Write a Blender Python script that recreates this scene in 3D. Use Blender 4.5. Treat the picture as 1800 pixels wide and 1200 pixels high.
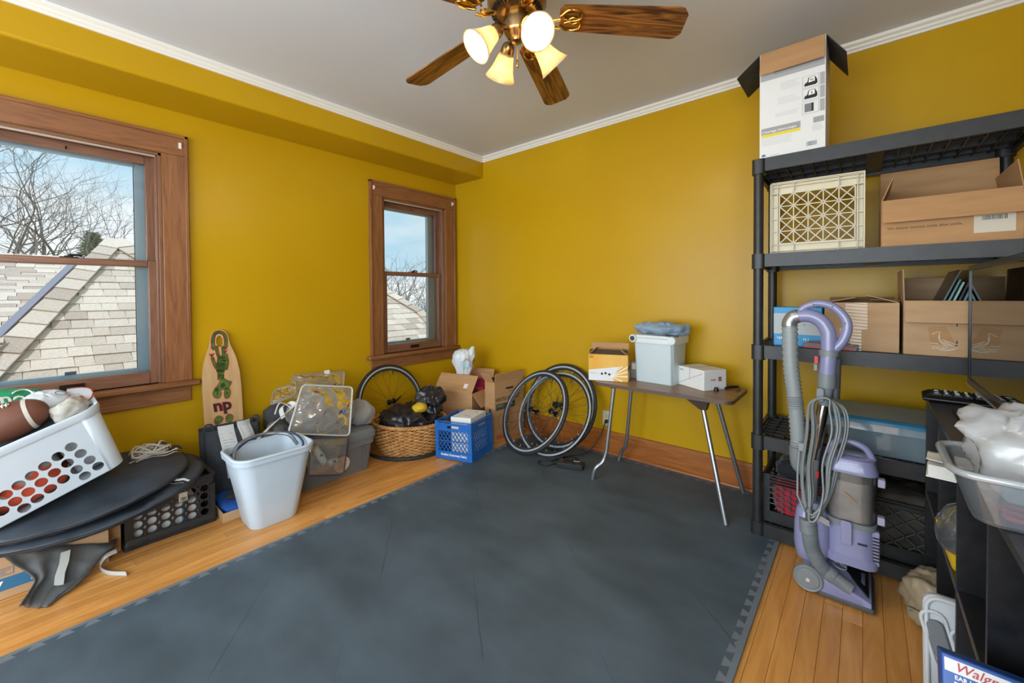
import bpy, bmesh, math, random
from mathutils import Vector, Matrix, noise, Euler
PI = math.pi
random.seed(7)
SC = bpy.context.scene
COL = SC.collection
for _o in list(bpy.data.objects): bpy.data.objects.remove(_o)

# ------------------------------------------------------------------ camera
CAMP = Vector((3.1585, -2.8333, 1.2))
def make_camera():
    yaw, pitch, roll = (math.radians(v) for v in (40.4638, 0.9807, -0.3643))
    fw = Vector((-math.sin(yaw)*math.cos(pitch), math.cos(yaw)*math.cos(pitch), -math.sin(pitch)))
    rt = Vector((math.cos(yaw), math.sin(yaw), 0)); up = rt.cross(fw)
    r2 = math.cos(roll)*rt + math.sin(roll)*up; u2 = -math.sin(roll)*rt + math.cos(roll)*up
    cd = bpy.data.cameras.new('camera'); co = bpy.data.objects.new('camera', cd); COL.objects.link(co)
    m = Matrix((r2, u2, -fw)).transposed().to_4x4(); m.translation = CAMP
    co.matrix_world = m
    cd.sensor_fit = 'HORIZONTAL'; cd.sensor_width = 36.0; cd.lens = 725.4*36/1800
    cd.shift_y = -(600-529.68)/1800
    cd.clip_start = 0.02; cd.clip_end = 300
    SC.camera = co
make_camera()

# ------------------------------------------------------------------ view, sky, sun
SC.view_settings.view_transform = 'Standard'; SC.view_settings.look = 'None'
SC.view_settings.gamma = 1.0; SC.view_settings.use_curve_mapping = False
SC.view_settings.exposure = EXPOSURE = 0.0
BULB = 190.0          # radiance of each lamp bulb
SKY = 1.15
def make_world():
    w = bpy.data.worlds.new('sky'); SC.world = w; w.use_nodes = True
    nt = w.node_tree; nt.nodes.clear()
    out = nt.nodes.new('ShaderNodeOutputWorld'); bg = nt.nodes.new('ShaderNodeBackground')
    tc = nt.nodes.new('ShaderNodeTexCoord'); mp = nt.nodes.new('ShaderNodeMapping')
    mp.inputs['Scale'].default_value = (1.6, 1.6, 4.5)
    n = nt.nodes.new('ShaderNodeTexNoise'); n.inputs['Scale'].default_value = 1.7; n.inputs['Detail'].default_value = 6
    cr = nt.nodes.new('ShaderNodeValToRGB')
    cr.color_ramp.elements[0].position = .38; cr.color_ramp.elements[0].color = (.46, .70, .84, 1)
    cr.color_ramp.elements[1].position = .66; cr.color_ramp.elements[1].color = (.92, .97, 1.0, 1)
    nt.links.new(tc.outputs['Generated'], mp.inputs[0]); nt.links.new(mp.outputs[0], n.inputs['Vector'])
    nt.links.new(n.outputs['Fac'], cr.inputs[0]); nt.links.new(cr.outputs[0], bg.inputs[0])
    bg.inputs[1].default_value = SKY
    nt.links.new(bg.outputs[0], out.inputs[0])
make_world()
def make_sun():
    ld = bpy.data.lights.new('sun', 'SUN'); ld.energy = 3.0; ld.angle = .02; ld.color = (1, .96, .92)
    o = bpy.data.objects.new('sun', ld); COL.objects.link(o)
    o.rotation_euler = Vector((-.05, .6, -.8)).to_track_quat('-Z', 'Y').to_euler()
make_sun()
FILL_SIDE, FILL_BACK = 68.0, 130.0  # power of the two added fill lights
def make_fill_lights():
    # added fill lights that brighten the room, outside two invented windows in unseen walls
    for nm, e, sx, sy, loc, d in (('side_fill_light', FILL_SIDE, 1.25, 1.8, (4.10, -3.70, 1.32), (-1, .75, .08)),
                                  ('rear_fill_light', FILL_BACK, 3.1, 1.85, (1.95, YREAR-.28, 1.32), (.05, 1, .06))):
        ld = bpy.data.lights.new(nm, 'AREA'); ld.shape = 'RECTANGLE'; ld.size = sx; ld.size_y = sy; ld.energy = e; ld.color = (.83, .93, 1.0)
        o = bpy.data.objects.new(nm, ld); COL.objects.link(o)
        o.location = loc; o.rotation_euler = Vector(d).to_track_quat('-Z', 'Z').to_euler()
YREAR = -4.45
make_fill_lights()

# ------------------------------------------------------------------ helpers
def lin(c):
    if isinstance(c, str):
        c = c.lstrip('#'); c = tuple(int(c[i:i+2], 16)/255 for i in (0, 2, 4))
    return tuple((v/12.92 if v <= .04045 else ((v+.055)/1.055)**2.4) for v in c) + (1,)
MATS = {}
def mat(name, col, rough=.5, metal=0, col2=None, scale=8, stretch=(1, 1, 1), detail=4, lo=.35, hi=.65, bump=0, bscale=None,
        bdist=.002, coat=0, rand=0, spec=.5, coords='Object', distort=0, trans=0, alpha=1, sheen=0):
    if name in MATS: return MATS[name]
    m = bpy.data.materials.new(name); m.use_nodes = True; MATS[name] = m
    nt = m.node_tree; p = nt.nodes['Principled BSDF']; L = nt.links.new
    p.inputs['Roughness'].default_value = rough; p.inputs['Metallic'].default_value = metal
    p.inputs['Specular IOR Level'].default_value = spec
    p.inputs['Coat Weight'].default_value = coat; p.inputs['Coat Roughness'].default_value = .08
    p.inputs['Transmission Weight'].default_value = trans; p.inputs['Alpha'].default_value = alpha
    p.inputs['Sheen Weight'].default_value = sheen
    c1 = lin(col); p.inputs['Base Color'].default_value = c1
    vec = None
    if col2 or bump:
        tc = nt.nodes.new('ShaderNodeTexCoord'); mp = nt.nodes.new('ShaderNodeMapping')
        mp.inputs['Scale'].default_value = stretch
        L(tc.outputs[coords], mp.inputs[0]); vec = mp.outputs[0]
        if rand:
            oi = nt.nodes.new('ShaderNodeObjectInfo'); ml = nt.nodes.new('ShaderNodeVectorMath'); ml.operation = 'SCALE'
            cx = nt.nodes.new('ShaderNodeCombineXYZ')
            for i in range(3): L(oi.outputs['Random'], cx.inputs[i])
            L(cx.outputs[0], ml.inputs[0]); ml.inputs['Scale'].default_value = 37.0
            ad = nt.nodes.new('ShaderNodeVectorMath'); ad.operation = 'ADD'
            L(vec, ad.inputs[0]); L(ml.outputs[0], ad.inputs[1]); vec = ad.outputs[0]
    colout = None
    if col2:
        n = nt.nodes.new('ShaderNodeTexNoise'); n.inputs['Scale'].default_value = scale; n.inputs['Detail'].default_value = detail
        n.inputs['Distortion'].default_value = distort
        L(vec, n.inputs['Vector'])
        cr = nt.nodes.new('ShaderNodeValToRGB')
        cr.color_ramp.elements[0].position = lo; cr.color_ramp.elements[0].color = c1
        cr.color_ramp.elements[1].position = hi; cr.color_ramp.elements[1].color = lin(col2)
        L(n.outputs['Fac'], cr.inputs[0]); colout = cr.outputs[0]
        if not rand: L(colout, p.inputs['Base Color'])
    if rand:
        oi = nt.nodes.new('ShaderNodeObjectInfo'); hs = nt.nodes.new('ShaderNodeHueSaturation')
        mr = nt.nodes.new('ShaderNodeMapRange'); mr.inputs['To Min'].default_value = 1-rand; mr.inputs['To Max'].default_value = 1+rand
        L(oi.outputs['Random'], mr.inputs[0]); L(mr.outputs[0], hs.inputs['Value'])
        if colout: L(colout, hs.inputs['Color'])
        else: hs.inputs['Color'].default_value = c1
        L(hs.outputs[0], p.inputs['Base Color'])
    if bump:
        n = nt.nodes.new('ShaderNodeTexNoise'); n.inputs['Scale'].default_value = bscale or scale*3; n.inputs['Detail'].default_value = 3
        L(vec, n.inputs['Vector'])
        b = nt.nodes.new('ShaderNodeBump'); b.inputs['Strength'].default_value = bump; b.inputs['Distance'].default_value = bdist
        L(n.outputs['Fac'], b.inputs['Height']); L(b.outputs[0], p.inputs['Normal'])
    return m
def glassmat(name, col=(1, 1, 1), gloss=.03, tint=1.0, haze=0, hazecol=(.8, .85, .9), grough=.02):
    """thin sheet: see-through, with a fresnel sheen and optional milkiness"""
    if name in MATS: return MATS[name]
    m = bpy.data.materials.new(name); m.use_nodes = True; MATS[name] = m
    nt = m.node_tree; nt.nodes.clear(); L = nt.links.new
    out = nt.nodes.new('ShaderNodeOutputMaterial'); tr = nt.nodes.new('ShaderNodeBsdfTransparent')
    tr.inputs[0].default_value = (*col, 1)
    gl = nt.nodes.new('ShaderNodeBsdfGlossy'); gl.inputs['Roughness'].default_value = grough
    fr = nt.nodes.new('ShaderNodeFresnel'); fr.inputs[0].default_value = 1.45
    ad = nt.nodes.new('ShaderNodeMath'); ad.operation = 'ADD'; ad.inputs[1].default_value = gloss; ad.use_clamp = True
    L(fr.outputs[0], ad.inputs[0])
    base = tr.outputs[0]
    if haze:
        df = nt.nodes.new('ShaderNodeBsdfDiffuse'); df.inputs[0].default_value = (*hazecol, 1)
        tl = nt.nodes.new('ShaderNodeBsdfTranslucent'); tl.inputs[0].default_value = (*hazecol, 1)
        m0 = nt.nodes.new('ShaderNodeMixShader'); m0.inputs[0].default_value = .5
        L(df.outputs[0], m0.inputs[1]); L(tl.outputs[0], m0.inputs[2])
        m1 = nt.nodes.new('ShaderNodeMixShader'); m1.inputs[0].default_value = haze
        L(tr.outputs[0], m1.inputs[1]); L(m0.outputs[0], m1.inputs[2]); base = m1.outputs[0]
    m2 = nt.nodes.new('ShaderNodeMixShader'); L(ad.outputs[0], m2.inputs[0]); L(base, m2.inputs[1]); L(gl.outputs[0], m2.inputs[2])
    L(m2.outputs[0], out.inputs[0])
    return m
def emat(name, col, strength):
    m = bpy.data.materials.new(name); m.use_nodes = True; nt = m.node_tree; nt.nodes.clear()
    out = nt.nodes.new('ShaderNodeOutputMaterial'); e = nt.nodes.new('ShaderNodeEmission')
    e.inputs[0].default_value = (*col, 1); e.inputs[1].default_value = strength
    nt.links.new(e.outputs[0], out.inputs[0]); return m

class MB:
    """collects shapes into one mesh"""
    def __init__(s): s.v = []; s.f = []
    def add(s, vs, fs, mx=None):
        o = len(s.v)
        s.v += [tuple(mx @ Vector(v)) if mx else tuple(v) for v in vs]
        s.f += [tuple(i+o for i in f) for f in fs]; return s
    def box(s, x0, x1, y0, y1, z0, z1, mx=None):
        vs = [(x, y, z) for x in (x0, x1) for y in (y0, y1) for z in (z0, z1)]
        return s.add(vs, [(0, 1, 3, 2), (4, 6, 7, 5), (0, 4, 5, 1), (2, 3, 7, 6), (0, 2, 6, 4), (1, 5, 7, 3)], mx)
    def cbox(s, c, d, mx=None):
        return s.box(c[0]-d[0]/2, c[0]+d[0]/2, c[1]-d[1]/2, c[1]+d[1]/2, c[2]-d[2]/2, c[2]+d[2]/2, mx)
    def prism(s, poly, z0, z1, mx=None):
        n = len(poly)
        vs = [(p[0], p[1], z0) for p in poly]+[(p[0], p[1], z1) for p in poly]
        fs = [tuple(range(n-1, -1, -1)), tuple(range(n, 2*n))]+[(i, (i+1) % n, n+(i+1) % n, n+i) for i in range(n)]
        return s.add(vs, fs, mx)
    def tube(s, pts, r, n=8, closed=False, caps=True, mx=None):
        pts = [Vector(p) for p in pts]; m = len(pts)
        rs = r if isinstance(r, (list, tuple)) else [r]*m
        T = []
        for i in range(m):
            a = pts[(i-1) % m] if (closed or i > 0) else pts[i]
            b = pts[(i+1) % m] if (closed or i < m-1) else pts[i]
            t = (b-a); T.append(t.normalized() if t.length > 1e-9 else Vector((0, 0, 1)))
        u = T[0].orthogonal().normalized(); vs = []; 
        for i in range(m):
            if i: 
                u = u-T[i]*u.dot(T[i])
                u = u.normalized() if u.length > 1e-6 else T[i].orthogonal().normalized()
            w = T[i].cross(u)
            for k in range(n):
                a = 2*PI*k/n; vs.append(pts[i]+(u*math.cos(a)+w*math.sin(a))*rs[i])
        fs = []
        for i in range(m if closed else m-1):
            j = (i+1) % m
            for k in range(n): fs.append((i*n+k, i*n+(k+1) % n, j*n+(k+1) % n, j*n+k))
        if caps and not closed: fs += [tuple(range(n-1, -1, -1)), tuple((m-1)*n+k for k in range(n))]
        return s.add(vs, fs, mx)
    def cyl(s, a, b, r, n=12, r2=None): return s.tube([a, b], [r, r if r2 is None else r2], n)
    def lathe(s, prof, n=24, mx=None, closed=False, a0=0, a1=2*PI):
        m = len(prof); full = abs(a1-a0-2*PI) < 1e-6; nn = n if full else n+1
        vs = [(r*math.cos(a0+(a1-a0)*k/n), r*math.sin(a0+(a1-a0)*k/n), z) for r, z in prof for k in range(nn)]
        fs = []
        for i in range(m if closed else m-1):
            j = (i+1) % m
            for k in range(n): fs.append((i*nn+k, i*nn+(k+1) % nn, j*nn+(k+1) % nn, j*nn+k))
        if not closed and full:
            if prof[0][0] > 1e-5: fs.append(tuple(range(nn-1, -1, -1)))
            if prof[-1][0] > 1e-5: fs.append(tuple((m-1)*nn+k for k in range(nn)))
        return s.add(vs, fs, mx)
    def loft(s, rings, cap0=True, cap1=True, mx=None, closed=False):
        n = len(rings[0]); m = len(rings); vs = [p for r in rings for p in r]; fs = []
        for i in range(m if closed else m-1):
            j = (i+1) % m
            for k in range(n): fs.append((i*n+k, i*n+(k+1) % n, j*n+(k+1) % n, j*n+k))
        if not closed:
            if cap0: fs.append(tuple(range(n-1, -1, -1)))
            if cap1: fs.append(tuple((m-1)*n+k for k in range(n)))
        return s.add(vs, fs, mx)
    def grid(s, fn, nu, nv, mx=None):
        vs = [fn(i/nu, j/nv) for i in range(nu+1) for j in range(nv+1)]
        fs = [(i*(nv+1)+j, (i+1)*(nv+1)+j, (i+1)*(nv+1)+j+1, i*(nv+1)+j+1) for i in range(nu) for j in range(nv)]
        return s.add(vs, fs, mx)
    def mesh(s, name, m, smooth=None):
        me = bpy.data.meshes.new(name); me.from_pydata(s.v, [], s.f)
        bm = bmesh.new(); bm.from_mesh(me); bmesh.ops.remove_doubles(bm, verts=bm.verts, dist=1e-6)
        bmesh.ops.recalc_face_normals(bm, faces=bm.faces); bm.to_mesh(me); bm.free()
        if m: me.materials.append(m)
        if smooth: me.shade_smooth(); me.set_sharp_from_angle(angle=math.radians(smooth))
        return me
    def build(s, name, m, parent=None, smooth=None, bevel=0, seg=2, solid=0, sub=0, off=-1):
        o = bpy.data.objects.new(name, s.mesh(name, m, smooth)); COL.objects.link(o)
        if parent: o.parent = parent
        if solid:
            md = o.modifiers.new('solid', 'SOLIDIFY'); md.thickness = solid; md.offset = off
        if bevel:
            md = o.modifiers.new('bevel', 'BEVEL'); md.width = bevel; md.segments = seg; md.limit_method = 'ANGLE'; md.angle_limit = .6
            if not smooth: o.data.shade_smooth(); o.data.set_sharp_from_angle(angle=math.radians(40)); md.harden_normals = False
        if sub:
            md = o.modifiers.new('sub', 'SUBSURF'); md.levels = sub; md.render_levels = sub
        return o
def tag(o, label=None, cat=None, group=None, kind=None):
    if label: o['label'] = label
    if cat: o['category'] = cat
    if group: o['group'] = group
    if kind: o['kind'] = kind
    return o
def thing(name, label=None, cat=None, loc=(0, 0, 0), rotz=0, group=None, kind=None, mx=None):
    o = bpy.data.objects.new(name, None); COL.objects.link(o); o.empty_display_size = .1
    if mx is not None: o.matrix_world = mx
    else: o.location = loc; o.rotation_euler = (0, 0, rotz)
    return tag(o, label, cat, group, kind)
def copy_tree(o, parent=None):
    c = o.copy(); COL.objects.link(c)
    if parent: c.parent = parent
    for ch in o.children: copy_tree(ch, c)
    return c
def frame(loc, xa, ya=None, za=None):
    """matrix from two axes (orthonormalised)"""
    xa = Vector(xa).normalized()
    if za is not None:
        za = Vector(za).normalized(); ya = za.cross(xa).normalized(); xa = ya.cross(za).normalized()
    else:
        ya = Vector(ya).normalized(); za = xa.cross(ya).normalized(); ya = za.cross(xa).normalized()
    m = Matrix((xa, ya, za)).transposed().to_4x4(); m.translation = Vector(loc); return m
def T(x, y, z): return Matrix.Translation((x, y, z))
def RX(a): return Matrix.Rotation(a, 4, 'X')
def RY(a): return Matrix.Rotation(a, 4, 'Y')
def RZ(a): return Matrix.Rotation(a, 4, 'Z')
def rrect(w, d, r, n=4, cx=0, cy=0):
    pts = []
    for sx, sy, a0 in ((1, 1, 0), (-1, 1, PI/2), (-1, -1, PI), (1, -1, 1.5*PI)):
        for k in range(n+1):
            a = a0+PI/2*k/n; pts.append((cx+sx*(w/2-r)+r*math.cos(a), cy+sy*(d/2-r)+r*math.sin(a)))
    return pts
def ring3(p2, z): return [(p[0], p[1], z) for p in p2]
def smooth_path(pts, n=6, closed=False):
    P = [Vector(p) for p in pts]; m = len(P); out = []
    for i in range(m if closed else m-1):
        if closed: a, b, c, d = P[(i-1) % m], P[i], P[(i+1) % m], P[(i+2) % m]
        else: a, b, c, d = P[max(i-1, 0)], P[i], P[i+1], P[min(i+2, m-1)]
        for k in range(n):
            t = k/n
            out.append(.5*((2*b)+(c-a)*t+(2*a-5*b+4*c-d)*t*t+(3*b-a-3*c+d)*t**3))
    if not closed: out.append(P[-1])
    return out
_tx = {}
def text(s, size, m, parent, mx, name='lettering', bold=0, align='LEFT', shear=0, ext=.0004, sx=1):
    """flat printed lettering lying in the local xy plane of mx"""
    key = (s, bold, align, shear)
    if key not in _tx:
        cu = bpy.data.curves.new('txt', 'FONT'); cu.body = s; cu.size = 1; cu.align_x = align; cu.offset = bold; cu.shear = shear
        cu.resolution_u = 2
        ob = bpy.data.objects.new('txt', cu); COL.objects.link(ob)
        bpy.context.view_layer.update()
        me = bpy.data.meshes.new_from_object(ob.evaluated_get(bpy.context.evaluated_depsgraph_get()))
        bpy.data.objects.remove(ob); _tx[key] = me
    me = _tx[key].copy(); me.transform(mx @ Matrix.Diagonal((size*sx, size, size, 1)) if True else mx)
    me.materials.clear(); me.materials.append(m)
    o = bpy.data.objects.new(name, me); COL.objects.link(o)
    if parent: o.parent = parent
    return o
def quad(name, m, parent, pts, **k): return MB().add(pts, [tuple(range(len(pts)))]).build(name, m, parent, **k)
def fbm(p, sc, oct=3, seed=0):
    v = 0; a = 1
    p = Vector(p)*sc+Vector((seed*7.3, seed*3.1, seed*5.7))
    for _ in range(oct): v += a*noise.noise(p); p = p*2.03; a *= .5
    return v
def ridged(p, sc, oct=3, seed=0):
    v = 0; a = 1; p = Vector(p)*sc+Vector((seed*7.3, seed*3.1, seed*5.7))
    for _ in range(oct): v += a*(1-abs(noise.noise(p))*2); p = p*2.1; a *= .5
    return v
def heap(name, m, parent, c, rad, n=40, wr=.02, wsc=9, seed=0, lump=.12, lsc=4, flat=0, mx=None, power=2.0, tang=0):
    """a crumpled soft lump: superellipsoid with folds; flat in 0..1 squashes everything under that level to the base"""
    mb = MB(); nu, nv = n, n//2
    def fn(u, v):
        a = 2*PI*u; b = -PI/2+PI*v
        e = 2/power
        sg = lambda t: math.copysign(abs(t)**e, t)
        d = Vector((sg(math.cos(b))*sg(math.cos(a)), sg(math.cos(b))*sg(math.sin(a)), sg(math.sin(b))))
        if u == 1: d = Vector((sg(math.cos(b)), 0, sg(math.sin(b))))
        q = Vector((d.x*rad[0], d.y*rad[1], d.z*rad[2]))
        nrm = d.normalized()
        k = lump*fbm(q, lsc, 2, seed)*min(rad) + wr*(ridged(q+Vector((0, 0, 0)), wsc, 3, seed)-1)
        q = q+nrm*k
        if flat is not None and q.z < -rad[2]*flat: q.z = -rad[2]*flat
        return Vector(c)+q
    mb.grid(fn, nu, nv)
    if mx: mb.v = [tuple(mx @ Vector(v)) for v in mb.v]
    return mb.build(name, m, parent, smooth=75)
def cloth(name, m, parent, fn, nu=40, nv=40, thick=.004, smooth=70):
    return MB().grid(fn, nu, nv).build(name, m, parent, smooth=smooth, solid=thick)
# ------------------------------------------------------------------ materials of the shell
YELLOW = mat('yellow_paint', '#bf9611', .30, col2='#ba900e', scale=1.3, bump=.12, bscale=55, bdist=.001, spec=.25)
CEIL = mat('ceiling_paint', '#d3d6db', .42, col2='#cdd0d6', scale=1.1, bump=.05, bscale=30)
WHITE_TRIM = mat('white_trim', '#e6e1d6', .4)
def wood(name, a, b, stretch, rough=.35, **k):
    return mat(name, a, rough, col2=b, scale=3.2, stretch=stretch, detail=6, lo=.3, hi=.72, distort=1.4, bump=.08, bscale=7, bdist=.0012, **k)
WZ = wood('casing_wood_upright', '#774a2c', '#98653f', (14, 14, 1.2))
WY = wood('casing_wood_level', '#774a2c', '#98653f', (14, 1.2, 14))
WX = wood('baseboard_wood', '#8a4d1c', '#a9662c', (1.1, 14, 16))
SASHZ = wood('sash_wood_upright', '#6a4734', '#8a6049', (14, 14, 1.2))
SASHY = wood('sash_wood_level', '#6a4734', '#8a6049', (14, 1.2, 14))
FLOORW = mat('maple_floor', '#bd7f3e', .26, col2='#dda058', scale=2.4, stretch=(10, 1.1, 1), detail=6, lo=.28, hi=.75, distort=1.0, rand=.11, bump=.03, bscale=12)
ALU = mat('storm_aluminium', '#a9c0cc', .35, .2)
BRONZE = mat('dark_bronze', '#2d2420', .4, .6)
PANE = glassmat('window_glass', (.97, .99, 1.0), .01)

XR, YN, HC = 3.85, -4.45, 2.5
# ------------------------------------------------------------------ shell
W1, W2 = (-3.07, -2.31), (-.852, -.152); ZS, ZT = .69, 2.045
def wall_left():
    mb = MB(); z1 = 2.31
    ys = [YN-.2, W1[0], W1[1], W2[0], W2[1], .2]
    for i in range(5):
        if i in (1, 3):
            mb.box(-.2, 0, ys[i], ys[i+1], -.2, ZS); mb.box(-.2, 0, ys[i], ys[i+1], ZT, HC+.1)
        else: mb.box(-.2, 0, ys[i], ys[i+1], -.2, HC+.1)
    tag(mb.build('wall_left', YELLOW), kind='structure')
wall_left()
tag(MB().box(0, XR+.2, 0, .2, -.2, HC+.1).build('wall_back', YELLOW), kind='structure')
tag(MB().box(XR, XR+.2, YN-.2, -4.34, -.2, HC+.1).box(XR, XR+.2, -3.06, 0, -.2, HC+.1).box(XR, XR+.2, -4.34, -3.06, -.2, .4).box(XR, XR+.2, -4.34, -3.06, 2.24, HC+.1).build('wall_right', YELLOW), kind='structure')
tag(MB().box(0, .35, YN-.2, YN, -.2, HC+.1).box(3.55, XR, YN-.2, YN, -.2, HC+.1).box(.35, 3.55, YN-.2, YN, -.2, .36).box(.35, 3.55, YN-.2, YN, 2.26, HC+.1).build('wall_front', YELLOW), kind='structure')
def added_rear_window():  # window added in the unseen rear wall for the fill light
    t = thing('window_4', kind='structure', loc=(1.95, YN, 0)); h = 1.6
    MB().box(-h-.1, -h, 0, .02, .36, 2.26).box(h, h+.1, 0, .02, .36, 2.26).build('side_casing', WZ, t)
    MB().box(-h-.1, h+.1, 0, .02, 2.26, 2.36).build('head_casing', WX, t)
    MB().box(-h-.12, h+.12, -.1, .05, .33, .36).build('stool', WX, t)
    mb = MB()
    for x in (-h, -.53, .53, h): mb.box(x-.025, x+.025, -.1, -.06, .36, 2.26)
    mb.box(-h, h, -.1, -.06, .36, .41).box(-h, h, -.1, -.06, 2.21, 2.26).build('sash', SASHZ, t)
added_rear_window()
def added_side_window():  # invented window beside the camera, added to let the side fill light in
    t = thing('window_3', kind='structure', loc=(XR, -3.70, 0)); h = .64
    MB().box(-.02, 0, -h-.08, -h, .4, 2.24).box(-.02, 0, h, h+.1, .4, 2.24).build('side_casing', WZ, t)
    MB().box(-.02, 0, -h-.08, h+.1, 2.24, 2.34).build('head_casing', WY, t)
    MB().box(-.05, .1, -h-.08, h+.12, .37, .4).build('stool', WY, t)
    MB().box(.06, .1, -h, -h+.04, .4, 2.24).box(.06, .1, h-.04, h, .4, 2.24).box(.06, .1, -h, h, .4, .45).box(.06, .1, -h, h, 2.19, 2.24).box(.06, .1, -h, h, 1.30, 1.34).build('sash', SASHZ, t)
added_side_window()
tag(MB().box(-.2, XR+.2, YN-.2, .2, HC, HC+.15).build('ceiling', CEIL), kind='structure')
tag(MB().box(0, .386, YN, 0, 2.31, HC).build('wall_soffit', YELLOW, bevel=.012, seg=4), kind='structure')
FLOOR = tag(MB().box(0, XR, YN, 0, -.12, -.0135).build('floor', mat('subfloor', '#3a2413', .8)), kind='structure')
def planks():
    cache = {}; w = .0575; x = 2.99-52*w; rng = random.Random(3)
    def plank(L):
        L = round(L, 2)
        if L not in cache:
            g = .0004; c = .0009; h = .0135; mb = MB()
            o = [(g, -g), (w-g, -g), (w-g, -L+g), (g, -L+g)]; i = [(g+c, -g-c), (w-g-c, -g-c), (w-g-c, -L+g+c), (g+c, -L+g+c)]
            mb.loft([ring3(o, 0), ring3(o, h-c), ring3(i, h)], cap0=False)
            cache[L] = mb.mesh('plank', FLOORW)
        return cache[L]
    k = 0
    while x < XR-.01:
        y = -.0; first = True
        while y > YN+.02:
            L = rng.choice((.9, 1.3, 1.7, 2.1, 2.5)) * (rng.choice((.4, .7, 1)) if first else 1); first = False
            if y-L < YN+.3: L = y-YN
            inmat = x > 1.06 and x+w < 2.79 and y < -.1
            if inmat: L = max(.1, y-YN)
            if not inmat and -w < x:
                if x < 0:   # ripped board along the wall
                    pass
                else:
                    o = bpy.data.objects.new('plank', plank(L)); COL.objects.link(o); o.parent = FLOOR
                    o.location = (x, y, -.0135); k += 1
            if x > 1.06 and x+w < 2.79 and not inmat: y -= max(L, .0)
            else: y -= L
        x += w
planks()
def trims():
    prof = [(0, 2.452), (.010, 2.452), (.012, 2.462), (.020, 2.468), (.022, 2.478), (.034, 2.486), (.036, 2.5), (0, 2.5)]
    mb = MB()
    mb.loft([[(.386+a, y, z) for a, z in prof] for y in (YN, 0)])
    tag(mb.build('trim_1', WHITE_TRIM), kind='structure')
    mb = MB(); mb.loft([[(x, -a, z) for a, z in prof] for x in (.386, XR)])
    tag(mb.build('trim_2', WHITE_TRIM), kind='structure')
    bp = [(0, 0), (.016, 0), (.016, .128), (.012, .134), (.020, .138), (.020, .150), (.012, .164), (.004, .168), (0, .168)]
    qp = [(.016, 0)]+[(.016+.014*math.cos(a), .018*math.sin(a)) for a in (0, .5, 1.0, PI/2)]
    mb = MB(); mb.loft([[(x, -a, z) for a, z in bp] for x in (0, XR)]); o = tag(mb.build('baseboard_back', WX), kind='structure')
    MB().loft([[(x, -a, z) for a, z in qp] for x in (0.02, XR)]).build('shoe_moulding', WX, o, smooth=50)
    mb = MB(); mb.loft([[(a, y, z) for a, z in bp] for y in (YN, -.02)]); o = tag(mb.build('baseboard_left', wood('baseboard_wood_side', '#8a4d1c', '#a9662c', (14, 1.1, 16))), kind='structure')
    MB().loft([[(a, y, z) for a, z in qp] for y in (YN, -.03)]).build('shoe_moulding', MATS['baseboard_wood_side'], o, smooth=50)
    mb = MB(); mb.loft([[(XR-a, y, z) for a, z in bp] for y in (YN, -.02)]); tag(mb.build('baseboard_right', MATS['baseboard_wood_side']), kind='structure')
trims()
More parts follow.
